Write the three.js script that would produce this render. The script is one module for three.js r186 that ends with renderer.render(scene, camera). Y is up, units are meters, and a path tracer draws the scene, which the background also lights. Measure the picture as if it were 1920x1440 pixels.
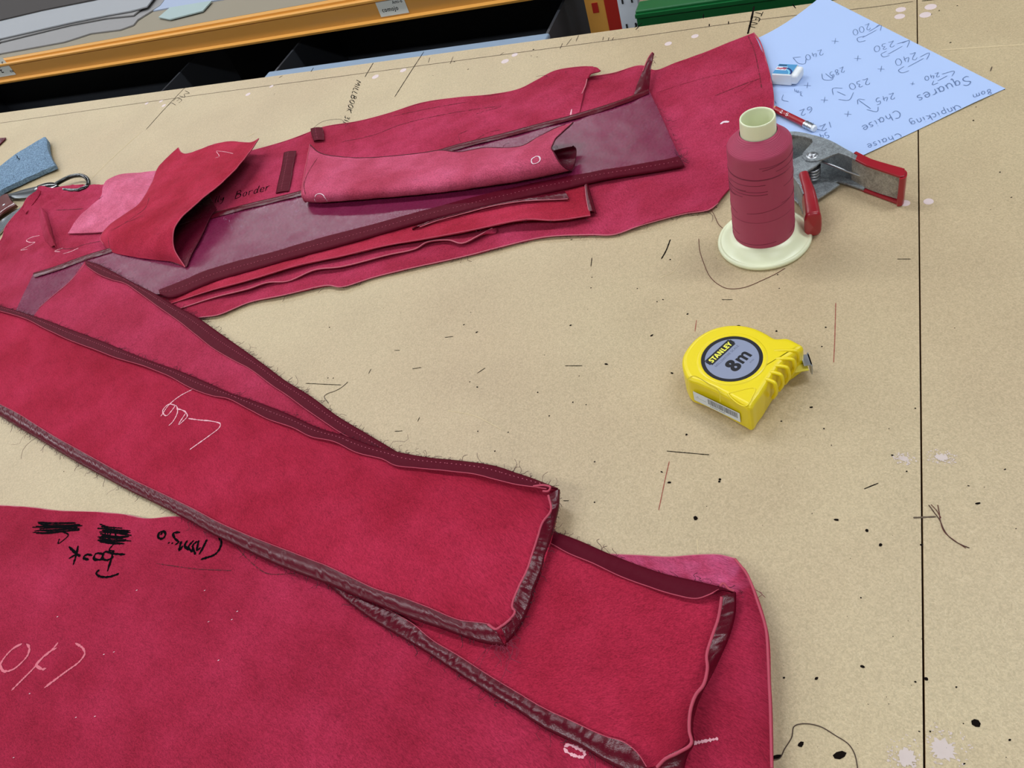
import * as THREE from 'three';
import { RectAreaLightUniformsLib } from 'three/addons/lights/RectAreaLightUniformsLib.js';
import { RoundedBoxGeometry } from 'three/addons/geometries/RoundedBoxGeometry.js';
import { ImprovedNoise } from 'three/addons/math/ImprovedNoise.js';
import { mergeGeometries } from 'three/addons/utils/BufferGeometryUtils.js';

// ------------------------------------------------------------------ camera, lamps, exposure
const scene = new THREE.Scene();
scene.background = new THREE.Color(0x101010);
const TY = 0.9;                       // height of the bench top over the floor
const EYE = new THREE.Vector3(0, TY + 0.5, 0);
const FOCAL = 1442;                   // in pixels of a 1920 x 1440 frame
const camera = new THREE.PerspectiveCamera(2 * Math.atan(720 / FOCAL) * 180 / Math.PI, 4 / 3, 0.02, 40);
camera.position.copy(EYE);
const TURN = new THREE.Matrix4().set(
  0.91503616, -0.05323847, 0.39984308, 0,
  -0.28130496, 0.62620526, 0.72714131, 0,
  -0.28909573, -0.77783844, 0.55802422, 0,
  0, 0, 0, 1);
camera.quaternion.setFromRotationMatrix(TURN);
camera.updateMatrixWorld(true);

const renderer = new THREE.WebGLRenderer({ antialias: true });
renderer.toneMapping = THREE.LinearToneMapping;
renderer.toneMappingExposure = 0.93;
renderer.shadowMap.enabled = true;
RectAreaLightUniformsLib.init();

const LAMP_COLOUR = new THREE.Color().setRGB(0.96, 1.0, 1.05);
const LAMP_POWER = 28;
const CEILING = 3.0;
const LAMPS = [];                     // [x, z] of the ceiling battens, each 1.5 m long
for (const [z, xs] of [[-3.3, [-5.0, -3.2, -1.5, 2.4]], [-1.1, [-5.6, -3.6, -1.4, 0.9]], [1.1, [-5.6, -3.5, -1.2, 1.4]]]) for (const x of xs) LAMPS.push([x, z]);
for (const [x, z] of LAMPS) {
  const l = new THREE.RectAreaLight(LAMP_COLOUR, LAMP_POWER, 1.5, 0.16);
  l.position.set(x, CEILING - 0.105, z); l.lookAt(x, 0, z);
  scene.add(l);
}

// ------------------------------------------------------------------ helpers
let seed = 20251;
const rnd = () => { seed = (seed * 1664525 + 1013904223) >>> 0; return seed / 4294967296; };
const rr = (a, b) => a + (b - a) * rnd();
const pn = new ImprovedNoise();
const noise = (x, y, z = 0) => pn.noise(x + 17.3, y + 5.7, z + 2.1);
const lerp = THREE.MathUtils.lerp;
const V = (x, y, z) => new THREE.Vector3(x, y, z);

// survey of the place: a sight line of the photograph meets the level h (metres over the bench top), or the upright plane z
function sight(u, v) { return V(u - 960, 720 - v, -FOCAL).applyMatrix4(TURN); }
function P(u, v, h = 0) { const d = sight(u, v); return EYE.clone().addScaledVector(d, (0.5 - h) / -d.y); }
function PZ(u, v, z) { const d = sight(u, v); return EYE.clone().addScaledVector(d, z / d.z); }
const INV = TURN.clone().invert();
function pix(p) { const q = p.clone().sub(EYE).applyMatrix4(INV); return [960 + FOCAL * q.x / -q.z, 720 - FOCAL * q.y / -q.z]; }
const Z = (ox, oy, k, pts) => pts.map(([x, y, h]) => [ox + x / k, oy + y / k, h]);   // readings taken on an enlarged crop
const W = (pts, h = 0) => pts.map(q => P(q[0], q[1], (q[2] ?? h) / 1000));            // heights of readings in millimetres

const used = {};
function numbered(n) { const k = used[n] = (used[n] ?? -1) + 1; return k ? n + '_' + String(k).padStart(3, '0') : n; }
function thing(name, label, category, pos = V(0, 0, 0), group) {
  const o = new THREE.Group(); o.name = numbered(name); o.position.copy(pos); o.userData = { label, category };
  if (group) o.userData.group = group;
  scene.add(o); return o;
}
// geometry is given in world metres and stored relative to the thing's base
function part(name, geo, mat, parent, kind) {
  const m = new THREE.Mesh(geo, mat); m.name = name; m.castShadow = m.receiveShadow = true;
  if (kind) m.userData.kind = kind;
  let p = parent; const off = V(0, 0, 0);
  while (p && p !== scene) { off.add(p.position); p = p.parent; }
  geo.translate(-off.x, -off.y, -off.z);
  parent.add(m); return m;
}
function structure(name, geo, mat) { const m = part(numbered(name), geo, mat, scene); m.userData.kind = 'structure'; return m; }
function box(w, h, d, x, y, z) { const g = new THREE.BoxGeometry(w, h, d); g.translate(x, y, z); return g; }
function rbox(w, h, d, r, x, y, z, s = 2) { const g = new RoundedBoxGeometry(w, h, d, s, r); g.translate(x, y, z); return g; }
const merge = l => mergeGeometries(l.map(g => { const q = g.index ? g.toNonIndexed() : g; for (const k of Object.keys(q.attributes)) if (!['position', 'normal', 'uv'].includes(k)) q.deleteAttribute(k); return q; }), false);

function resample(pts, n, closed = false) {
  const c = new THREE.CatmullRomCurve3(pts, closed, 'centripetal'); c.arcLengthDivisions = Math.max(200, n * 2);
  return c.getSpacedPoints(n - 1);
}
function tube(pts, r, sides = 5, n = 0, taper = false) {
  const c = new THREE.CatmullRomCurve3(pts, false, 'centripetal');
  const seg = n || Math.max(4, pts.length * 3);
  const g = new THREE.TubeGeometry(c, seg, r, sides, false);
  return g;
}
// sheet of leather: a grid of points with thickness, uv in metres, mottled vertex colours
function gridOf(rows, n, m, bend) {
  const rs = rows.map(r => resample(r[0].isVector3 ? r : W(r), n));
  const g = [];
  for (let j = 0; j < m; j++) {
    const t = j / (m - 1) * (rs.length - 1); const line = [];
    for (let i = 0; i < n; i++) {
      const k = Math.min(rs.length - 2, Math.floor(t)), f = t - k;
      if (rs.length === 2) line.push(rs[0][i].clone().lerp(rs[1][i], f));
      else {
        const a = rs[Math.max(0, k - 1)][i], b = rs[k][i], c = rs[k + 1][i], d = rs[Math.min(rs.length - 1, k + 2)][i];
        const h = (p, q, r, s) => { const f2 = f * f, f3 = f2 * f; return 0.5 * (2 * q + (r - p) * f + (2 * p - 5 * q + 4 * r - s) * f2 + (3 * q - p - 3 * r + s) * f3); };
        line.push(V(h(a.x, b.x, c.x, d.x), h(a.y, b.y, c.y, d.y), h(a.z, b.z, c.z, d.z)));
      }
    }
    g.push(line);
  }
  if (bend) for (let j = 0; j < m; j++) for (let i = 0; i < n; i++) bend(g[j][i], i / (n - 1), j / (m - 1));
  return g;
}
function gridNormals(g) {
  const m = g.length, n = g[0].length, out = [];
  for (let j = 0; j < m; j++) { const l = []; for (let i = 0; i < n; i++) {
    const a = g[j][Math.min(n - 1, i + 1)].clone().sub(g[j][Math.max(0, i - 1)]);
    const b = g[Math.min(m - 1, j + 1)][i].clone().sub(g[Math.max(0, j - 1)][i]);
    l.push(b.cross(a).multiplyScalar(-1).normalize());
  } out.push(l); }
  return out;
}
// up: which way the good face looks (1: as built, -1: flipped); thick 0 gives the bare surface
function sheetGeo(g, thick = 0.0013, mottle = null, faces = 'all', uvScale = 1) {
  const m = g.length, n = g[0].length; let nn = gridNormals(g);
  let s = 0; for (const l of nn) for (const v of l) s += v.y;
  if (s < 0) nn = nn.map(l => l.map(v => v.negate()));
  const flip = s < 0 ? 1 : 0;
  const pos = [], uv = [], idx = [], col = [];
  const put = (p, u, v) => { pos.push(p.x, p.y, p.z); uv.push(u * uvScale, v * uvScale); const c = mottle ? mottle(p) : [1, 1, 1]; col.push(...c); return pos.length / 3 - 1; };
  const su = [], sv = [];
  for (let j = 0; j < m; j++) { su.push([]); sv.push([]); for (let i = 0; i < n; i++) {
    su[j][i] = i ? su[j][i - 1] + g[j][i].distanceTo(g[j][i - 1]) : 0;
    sv[j][i] = j ? sv[j - 1][i] + g[j][i].distanceTo(g[j - 1][i]) : 0; } }
  const layer = (off, rev) => {
    const base = pos.length / 3;
    for (let j = 0; j < m; j++) for (let i = 0; i < n; i++) put(g[j][i].clone().addScaledVector(nn[j][i], off), su[j][i], sv[j][i]);
    for (let j = 0; j < m - 1; j++) for (let i = 0; i < n - 1; i++) {
      const a = base + j * n + i, b = a + 1, c = a + n, d = c + 1;
      if (rev) idx.push(a, b, c, b, d, c); else idx.push(a, c, b, b, c, d);
    }
  };
  if (faces !== 'back') layer(0, flip);
  if (faces !== 'front') layer(-thick, !flip);
  if (faces === 'all') {
    const wall = (list, rev) => { for (let k = 0; k < list.length - 1; k++) {
      const [a, b] = [list[k], list[k + 1]];
      const i0 = put(a[0], a[2], 0), i1 = put(b[0], b[2], 0), i2 = put(a[1], a[2], thick), i3 = put(b[1], b[2], thick);
      idx.push(i0, i1, i2, i1, i3, i2); } };
    const e = (j, i) => [g[j][i], g[j][i].clone().addScaledVector(nn[j][i], -thick), su[j][i] + sv[j][i]];
    wall([...Array(n).keys()].map(i => e(0, i))); wall([...Array(n).keys()].map(i => e(m - 1, i)));
    wall([...Array(m).keys()].map(j => e(j, 0))); wall([...Array(m).keys()].map(j => e(j, n - 1)));
  }
  const geo = new THREE.BufferGeometry();
  geo.setAttribute('position', new THREE.Float32BufferAttribute(pos, 3));
  geo.setAttribute('uv', new THREE.Float32BufferAttribute(uv, 2));
  if (mottle) geo.setAttribute('color', new THREE.Float32BufferAttribute(col, 3));
  geo.setIndex(idx); geo.computeVertexNormals();
  return geo;
}
// the point of a sheet's face under one reading
function onSheet(g) {
  const q = g.map(l => l.map(pix)); const m = g.length, n = g[0].length;
  return (u, v) => {
    let best = null;
    for (let j = 0; j < m - 1; j++) for (let i = 0; i < n - 1; i++) {
      const t = [[j, i, j, i + 1, j + 1, i], [j + 1, i + 1, j, i + 1, j + 1, i]];
      for (const [a, b, c, d, e, f] of t) {
        const A = q[a][b], B = q[c][d], C = q[e][f];
        if (Math.max(A[0], B[0], C[0]) < u || Math.min(A[0], B[0], C[0]) > u || Math.max(A[1], B[1], C[1]) < v || Math.min(A[1], B[1], C[1]) > v) continue;
        const D = (B[1] - C[1]) * (A[0] - C[0]) + (C[0] - B[0]) * (A[1] - C[1]); if (Math.abs(D) < 1e-9) continue;
        const l1 = ((B[1] - C[1]) * (u - C[0]) + (C[0] - B[0]) * (v - C[1])) / D, l2 = ((C[1] - A[1]) * (u - C[0]) + (A[0] - C[0]) * (v - C[1])) / D;
        if (l1 < -1e-6 || l2 < -1e-6 || l1 + l2 > 1 + 1e-6) continue;
        const p = V(0, 0, 0).addScaledVector(g[a][b], l1).addScaledVector(g[c][d], l2).addScaledVector(g[e][f], 1 - l1 - l2);
        if (!best || p.y > best.y) best = p;
      }
    }
    return best;
  };
}
const flat = h => (u, v) => P(u, v, h);
// strokes of ink, chalk or pencil lying on a face; each line is a list of readings
function strokes(lines, at, width, lift = 0.00025, ragged = 0) {
  const gs = [];
  for (const line of lines) {
    const c = new THREE.CatmullRomCurve3(line.map(q => V(q[0], q[1], 0)), false, 'centripetal');
    const n = Math.max(2, Math.ceil(c.getLength() / 2.2));
    const ps = c.getSpacedPoints(n).map(q => at(q.x, q.y)).filter(Boolean);
    if (ps.length < 2) continue;
    const pos = [], idx = [], uv = [];
    ps.forEach((p, i) => {
      const t = ps[Math.min(ps.length - 1, i + 1)].clone().sub(ps[Math.max(0, i - 1)]);
      const s = V(-t.z, 0, t.x).normalize(); const w = width * 0.5 * (1 + ragged * (rnd() - 0.5) * 2);
      const end = (i === 0 || i === ps.length - 1) ? 0.45 : 1;
      for (const k of [-1, 1]) { pos.push(p.x + s.x * w * k * end, p.y + lift, p.z + s.z * w * k * end); uv.push(i * 0.01, k); }
      if (i) { const a = 2 * i - 2; idx.push(a, a + 1, a + 2, a + 1, a + 3, a + 2); }
    });
    const g = new THREE.BufferGeometry(); g.setAttribute('position', new THREE.Float32BufferAttribute(pos, 3));
    g.setAttribute('uv', new THREE.Float32BufferAttribute(uv, 2)); g.setIndex(idx); g.computeVertexNormals();
    gs.push(g);
  }
  return gs.length ? merge(gs) : null;
}
// a small hand-writing alphabet: strokes on a grid of ten, y up
const HAND = {
  S: [7, '7,8 5,10 2,9 1,7 3,5.5 5,4 5,1.5 2,0 0,1.5'], U: [7, '0,9 0.5,3 2.5,0 5,1 6,9;6,4 6.5,0'], C: [7, '6,9 3,10 0.5,6 1,2 3,0 6,1'],
  B: [7, '1,10 0.5,0;0,9.5 4,10 5,7.5 1,5.5 5,5 6,2 3,0 0,0.5'], T: [7, '0,10 6,10;3,10 3,0'], E: [6, '5,10 1,10 1,0 5,0;1,5 4,5'], N: [7, '0,0 0.5,10 5,0 5.5,10'],
  M: [8, '0,0 1,10 3.5,4 6,10 7,0'], I: [3, '1.2,10 1.2,0'], O: [7, '3,10 0.5,7 0.8,2 3,0 5.5,3 5.3,8 3,10'], K: [6, '0,10 0.5,0;5,10 0.5,5 5,0'], L: [5, '1,10 0.5,0 4.5,0.4'],
  a: [5.5, '4,5 2,6 0.5,4 0.5,1.5 2,0 4,2 4.2,6;4.2,6 4.2,1 5.2,0.2'], b: [5, '0.5,10 0.5,0;0.5,3 2.5,6 4,4 3.5,1 0.5,0.4'], c: [4.5, '4,5 2,6 0.5,3.5 1,1 2.5,0 4,1'],
  d: [5.5, '4,5 2,6 0.5,3.5 1,0.5 3,0.5 4,3;4.4,10 4.2,1 5.2,0.2'], e: [5, '0.5,3 4,3.4 3.6,5.6 2,6 0.5,4 0.8,1 2.5,0 4.5,1'], g: [5.5, '4,5 2,6 0.5,4 1,1.2 3,1.2 4.2,5;4.2,6 4.2,-2 2.5,-3.6 0.5,-2.5'],
  h: [5.5, '0.5,10 0.5,0;0.5,3.5 2.5,6 4,4.5 4,0'], i: [2.6, '1,6 1,1 2,0;1,8.2 1.3,8.6'], k: [5, '0.5,10 0.5,0;4,6 0.8,3 4.3,0'], l: [2.6, '1,10 1,1 2,0'],
  m: [8, '0.5,6 0.5,0;0.5,4 2,6 3.2,5 3.2,0;3.2,4 5,6 6.4,5 6.4,0'], n: [5.5, '0.5,6 0.5,0;0.5,4 2.5,6 4,5 4,0 5,0.2'], o: [5, '2.2,6 0.5,4 0.8,1 2.4,0 4,2.5 3.6,5 2.2,6'],
  p: [5.5, '0.5,6 0.2,-4;0.5,4.5 2.5,6 4.2,4 3.5,1 0.5,0.6'], q: [5.5, '4,5 2,6 0.5,4 1,1 3,1 4.2,5;4.2,6 4.2,-4 5.4,-2.6'], r: [4.5, '0.6,6 0.6,0;0.6,3.6 2,5.8 4,5.6'], s: [4.5, '4,5.4 2,6 0.8,4.6 3.5,2.4 3.2,0.5 0.5,0.4'],
  u: [5.5, '0.5,6 0.6,1.5 2,0 4,1.5 4.2,6;4.2,3 4.6,0.2'], y: [5, '0.5,6 0.8,3 2.5,2 4,6;4.2,6 3.6,-2 1,-3.4'], z: [5, '0.5,6 4,5.8 2.4,3.2 4,1.8 3,-1.4 0.4,-1'], j: [3.4, '2,6 2,-1.5 0.5,-2.4;2,8 2.2,8.5'],
  0: [6, '2.6,10 0.6,7 0.8,2 2.8,0 5,3 4.8,8 2.6,10'], 1: [3, '1.2,10 1.2,0'], 2: [6, '0.6,8 2.4,10 4.6,8.4 3.4,5 0.4,0.4 3,1 5.4,0'], 3: [5.4, '0.5,9 3,10 4.2,8 2,5.6 4.4,3.6 3.6,0.6 0.4,0.6'],
  4: [6, '2.4,10 0.4,4 5.2,4.4;4,8 4,0'], 5: [6, '5,10 1.4,10 1,5.6 3.8,6 4.6,2.6 2.6,0 0.4,1'], 6: [5.6, '4,10 1,5.6 0.8,2 2.6,0 4.6,2 3.4,4.8 1,3.4'], 8: [5.6, '4,8.6 2.4,10 1,8 4.4,3 3.4,0.4 1,0.8 1,3.4 4.4,7 4,8.6'],
  '/': [4, '3,11 0.6,-2'], '-': [4, '0.4,4 3,4'], '.': [2, '0.6,0 1,0.4'], ' ': [4, ''], '+': [6, '0.4,5 5,5;2.8,8 2.6,2'],
};
// text on a face: o is the start of the base line, ax the reading of ten grid units along it, ay of ten units up
function hand(text, o, ax, ay, jitter = 0.25) {
  const out = []; let x = 0;
  for (const ch of text) {
    const [w, s] = HAND[ch] || HAND[' '];
    if (s) for (const line of s.split(';')) out.push(line.split(' ').map(q => { const [a, b] = q.split(',').map(Number); const X = (x + a + jitter * (rnd() - 0.5)) / 10, Y = (b + jitter * (rnd() - 0.5)) / 10; return [o[0] + ax[0] * X + ay[0] * Y, o[1] + ax[1] * X + ay[1] * Y]; }));
    x += w + 0.9;
  }
  return out;
}
// ------------------------------------------------------------------ textures
function hash2(x, y, s) { let h = (x * 374761393 + y * 668265263 + s * 1442695041) | 0; h = Math.imul(h ^ (h >>> 13), 1274126177); return ((h ^ (h >>> 16)) >>> 0) / 4294967296; }
function tileNoise(u, v, per, s) {          // periodic value noise, u and v in 0..1
  const x = u * per, y = v * per, x0 = Math.floor(x), y0 = Math.floor(y), fx = x - x0, fy = y - y0;
  const sx = fx * fx * (3 - 2 * fx), sy = fy * fy * (3 - 2 * fy), m = (a, b) => hash2(((a % per) + per) % per, ((b % per) + per) % per, s);
  return lerp(lerp(m(x0, y0), m(x0 + 1, y0), sx), lerp(m(x0, y0 + 1), m(x0 + 1, y0 + 1), sx), sy);
}
function dataTex(n, fn, srgb, repeat) {
  const d = new Uint8Array(n * n * 4);
  for (let j = 0; j < n; j++) for (let i = 0; i < n; i++) { const c = fn(i / n, j / n, i, j); const k = (j * n + i) * 4; const a = Array.isArray(c) ? c : [c, c, c]; for (let q = 0; q < 3; q++) d[k + q] = Math.max(0, Math.min(255, a[q] * 255)); d[k + 3] = 255; }
  const t = new THREE.DataTexture(d, n, n); t.wrapS = t.wrapT = THREE.RepeatWrapping; t.magFilter = THREE.LinearFilter; t.minFilter = THREE.LinearMipmapLinearFilter; t.generateMipmaps = true;
  if (srgb) t.colorSpace = THREE.SRGBColorSpace; t.repeat.set(repeat, repeat); t.needsUpdate = true; return t;
}
// fibre board: short pale fibres and darker specks, one tile is 0.3 m
const MDFN = 1024, mdfF = new Float32Array(MDFN * MDFN);
for (let k = 0; k < 9000; k++) {
  let x = rnd() * MDFN, y = rnd() * MDFN, a = rnd() * 6.283; const L = rr(3, 16), s = rnd() < 0.62 ? rr(0.02, 0.2) : -rr(0.02, 0.1), c = rr(-0.12, 0.12);
  for (let i = 0; i < L; i++) { const q = (Math.floor(y) & 1023) * MDFN + (Math.floor(x) & 1023); mdfF[q] += s; x += Math.cos(a); y += Math.sin(a); a += c; }
}
const mdfMap = dataTex(MDFN, (u, v, i, j) => {
  const f = mdfF[j * MDFN + i] * 0.5 + (tileNoise(u, v, 300, 3) - 0.5) * 0.1 + (tileNoise(u, v, 7, 5) - 0.5) * 0.03 + (rnd() - 0.5) * 0.09;
  return [0.93 + f, 0.915 + f, 0.89 + f * 1.05];
}, true, 1 / 0.3);
const mdfBump = dataTex(512, (u, v) => tileNoise(u, v, 220, 8), false, 1 / 0.15);
// suede nap, tile 0.09 m
const suedeFn = (u, v) => 0.5 * tileNoise(u, v, 210, 12) + 0.35 * tileNoise(u, v, 120, 13) + 0.15 * tileNoise(u, v, 50, 14);
const suedeMap = dataTex(512, (u, v) => { const f = (suedeFn(u, v) - 0.5) * 0.42 + (rnd() - 0.5) * 0.1 + (tileNoise(u, v, 9, 16) - 0.5) * 0.04; const light = rnd() < 0.0016 ? 0.14 : 0; return [0.9 + f + light, 0.88 + f + light, 0.88 + f + light]; }, true, 1 / 0.09);
const suedeBump = dataTex(512, suedeFn, false, 1 / 0.09);
// grain leather: pebbled cells with creases, tile 0.05 m
const cells = []; for (let k = 0; k < 700; k++) cells.push([rnd(), rnd()]);
const buckets = {}; cells.forEach(c => { const k = Math.floor(c[0] * 20) + '_' + Math.floor(c[1] * 20); (buckets[k] ||= []).push(c); });
const grainBump = dataTex(512, (u, v) => {
  let d1 = 9, d2 = 9; const bx = Math.floor(u * 20), by = Math.floor(v * 20);
  for (let a = -2; a <= 2; a++) for (let b = -2; b <= 2; b++) for (const c of buckets[((bx + a + 20) % 20) + '_' + ((by + b + 20) % 20)] || []) {
    let dx = Math.abs(u - c[0]), dy = Math.abs(v - c[1]); dx = Math.min(dx, 1 - dx); dy = Math.min(dy, 1 - dy); const d = Math.hypot(dx, dy); if (d < d1) { d2 = d1; d1 = d; } else if (d < d2) d2 = d; }
  return Math.min(1, (d2 - d1) * 45) * 0.7 + tileNoise(u, v, 30, 21) * 0.3;
}, false, 1 / 0.026);
const grainRough = dataTex(256, (u, v) => [0, 0.72 + 0.28 * tileNoise(u, v, 40, 31) * (0.4 + 0.6 * tileNoise(u, v, 9, 33)), 0], false, 1 / 0.08);
const feltMap = dataTex(256, (u, v) => { const f = (tileNoise(u, v, 100, 41) - 0.5) * 0.55 + (tileNoise(u, v, 40, 42) - 0.5) * 0.3; return [0.82 + f, 0.84 + f, 0.86 + f]; }, true, 1 / 0.06);
const threadBump = dataTex(256, (u, v) => 0.5 + 0.5 * Math.sin(v * 6.2832 * 32 + Math.sin(u * 6.2832) * 0.6), false, 1);
const galvMap = dataTex(256, (u, v) => { const f = (tileNoise(u, v, 12, 51) - 0.5) * 0.16 + (tileNoise(u, v, 60, 52) - 0.5) * 0.2; return [0.84 + f, 0.84 + f, 0.83 + f]; }, true, 1 / 0.05);

// ------------------------------------------------------------------ materials
const std = (c, r, o = {}) => new THREE.MeshStandardMaterial({ color: c, roughness: r, side: THREE.DoubleSide, ...o });
const phys = (c, r, o = {}) => new THREE.MeshPhysicalMaterial({ color: c, roughness: r, side: THREE.DoubleSide, ...o });
const suede = (c, o = {}) => phys(c, 0.95, { map: suedeMap, bumpMap: suedeBump, bumpScale: 0.0004, vertexColors: true, sheen: 0.7, sheenRoughness: 0.6, sheenColor: new THREE.Color().setRGB(0.5, 0.14, 0.18), specularIntensity: 0.2, ...o });
const M = {
  mdf: std(0xcbb997, 0.46, { map: mdfMap, bumpMap: mdfBump, bumpScale: 0.00015, vertexColors: true }),
  mdfEdge: std(0xb08d5e, 0.9),
  suedeDeep: suede(0xae2c49), suedeMid: suede(0xb42b47), suedeRose: suede(0xb63856), suedePale: suede(0xcc5674), suedeBright: suede(0xb82f48), pinkScrap: suede(0xe07393, { sheenColor: new THREE.Color().setRGB(0.5, 0.3, 0.35) }),
  grain: phys(0x5a0e24, 0.36, { bumpMap: grainBump, bumpScale: 0.00012, roughnessMap: grainRough, specularIntensity: 0.5 }),
  purple: phys(0x721c40, 0.34, { bumpMap: grainBump, bumpScale: 0.00006, roughnessMap: grainRough, vertexColors: true }),
  hemDull: phys(0x560a1e, 0.5, { bumpMap: grainBump, bumpScale: 0.0001, specularIntensity: 0.14 }),
  hem: phys(0x560a1c, 0.3, { bumpMap: grainBump, bumpScale: 0.00004, roughnessMap: grainRough, specularIntensity: 0.6 }),
  cut: std(0xb84a5e, 0.95), cutPale: std(0xc66f7c, 0.95), stitch: std(0xb5586c, 0.8), fray: std(0x471a28, 0.9), frayRed: std(0x8c3048, 0.9),
  ink: phys(0x060508, 0.9, { specularIntensity: 0.1 }), pencilLine: std(0x5a4a3a, 0.8), cutLine: std(0x4a2a1c, 0.8), inkDark: phys(0x16100d, 0.9, { specularIntensity: 0.1 }), scratch: std(0xd2bf98, 0.9), filler: std(0xd8c6c4, 0.7), scuff: std(0xd0c1ba, 0.9), redMark: std(0x9a4a3c, 0.8),
  chalk: std(0xe6a9b4, 0.95), chalkWhite: std(0xe8d2da, 0.95),
  paper: std(0xacc3ec, 0.85), graphite: std(0x5f77a2, 0.7),
  yellow: phys(0xecd50a, 0.38, { clearcoat: 0.3, clearcoatRoughness: 0.25 }), black: std(0x14151c, 0.5), steel: std(0xb8bcc0, 0.35, { metalness: 1 }), blade: std(0xd6c848, 0.4),
  spoolPlastic: phys(0xebf0cc, 0.35, { clearcoat: 0.2, clearcoatRoughness: 0.3 }),
  thread: phys(0xb03a5c, 0.55, { bumpMap: threadBump, bumpScale: 0.00012, sheen: 0.4, sheenRoughness: 0.4, sheenColor: new THREE.Color().setRGB(0.4, 0.2, 0.25) }), strand: std(0x7a2038, 0.6), looseThread: std(0x5e2622, 0.8),
  clampSteel: std(0xb2bac0, 0.45, { metalness: 0.45, map: galvMap }), clampInside: std(0xc4c0b4, 0.6, { metalness: 0.25, map: galvMap }), clampGrip: phys(0x9c1524, 0.35, { clearcoat: 0.4, clearcoatRoughness: 0.2 }),
  pencilRed: phys(0xa01220, 0.35, { clearcoat: 0.4 }), ferrule: std(0xc4c8cc, 0.3, { metalness: 1 }), white: std(0xe9edf0, 0.6), eraserBlue: std(0x3f86b8, 0.45), eraserNavy: std(0x1d2b66, 0.45), eraserRed: std(0xb02a3a, 0.5),
  felt: std(0x86a2ba, 0.98, { map: feltMap, bumpMap: feltMap, bumpScale: 0.0006 }), scissorBlack: phys(0x0c0d0d, 0.18, { clearcoat: 0.6 }), scissorSteel: std(0x6a6e70, 0.3, { metalness: 1 }), woodRed: phys(0x5c1512, 0.35, { clearcoat: 0.4 }), bladeSteel: std(0xc8d2d8, 0.25, { metalness: 1 }),
  orange: phys(0xdf9f46, 0.4, { clearcoat: 0.2 }), orangeDeep: phys(0xb87a20, 0.45), red: phys(0xb02418, 0.45), rackWhite: phys(0xdfe7f0, 0.45), green: phys(0x06602c, 0.4), card: std(0x8d8b8a, 0.85), cardDark: std(0x3c3735, 0.9), cardBlue: std(0x9eaac0, 0.85), cardGreen: std(0x9fb0ae, 0.85), chip: std(0x8f8674, 0.9), tubDark: std(0x33363c, 0.6), tubRim: std(0x7f95ac, 0.45), dark: std(0x1a1a1c, 0.8), labelCard: std(0xdfe4dc, 0.8),
  wall: std(0xb9b6b0, 0.9), floorM: std(0x6b6660, 0.8), ceilingM: std(0x77777a, 0.9), lampBody: std(0xe8e8e8, 0.5), legSteel: std(0x4a4d50, 0.5, { metalness: 0.6 }),
  lampGlow: new THREE.MeshStandardMaterial({ color: 0xffffff, emissive: LAMP_COLOUR, emissiveIntensity: 4 }),
};
const mottled = (amp, scale, tint = 0.5) => p => { const a = noise(p.x * scale, p.z * scale, p.y * scale) + 0.5 * noise(p.x * scale * 2.7, p.z * scale * 2.7, 3) + 0.3 * noise(p.x * scale * 7, p.z * scale * 7, 9); const k = 1 + amp * a; return [k, k * (1 + amp * tint * a), k * (1 + amp * tint * a)]; };
const worn = mottled(0.27, 14, 1.0), wornSoft = mottled(0.22, 10, 0.9);

// ------------------------------------------------------------------ the room
const RX0 = -8, RX1 = 3.6, RZ0 = -5.6, RZ1 = 2.6;
structure('floor', box(RX1 - RX0 + 0.4, 0.2, RZ1 - RZ0 + 0.4, (RX0 + RX1) / 2, -0.1, (RZ0 + RZ1) / 2), M.floorM);
structure('ceiling', box(RX1 - RX0 + 0.4, 0.2, RZ1 - RZ0 + 0.4, (RX0 + RX1) / 2, CEILING + 0.1, (RZ0 + RZ1) / 2), M.ceilingM);
structure('wall_left', box(0.2, CEILING, RZ1 - RZ0, RX0 - 0.1, CEILING / 2, (RZ0 + RZ1) / 2), M.wall);
structure('wall_right', box(0.2, CEILING, RZ1 - RZ0, RX1 + 0.1, CEILING / 2, (RZ0 + RZ1) / 2), M.wall);
structure('wall_back', box(RX1 - RX0, CEILING, 0.2, (RX0 + RX1) / 2, CEILING / 2, RZ0 - 0.1), M.wall);
structure('wall_front', box(RX1 - RX0, CEILING, 0.2, (RX0 + RX1) / 2, CEILING / 2, RZ1 + 0.1), M.wall);
LAMPS.forEach(([x, z], i) => {
  const t = thing('ceiling_batten', 'white ceiling batten lamp, ' + ['first', 'second', 'third', 'fourth'][i % 4] + ' from the left wall in the ' + ['rear', 'middle', 'front'][Math.floor(i / 4)] + ' row', 'lamp', V(x, CEILING, z), 'ceiling battens over the workshop');
  part('body', rbox(1.56, 0.05, 0.2, 0.008, x, CEILING - 0.025, z), M.lampBody, t);
  part('diffuser', rbox(1.5, 0.05, 0.16, 0.02, x, CEILING - 0.07, z), M.lampGlow, t);
});

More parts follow.
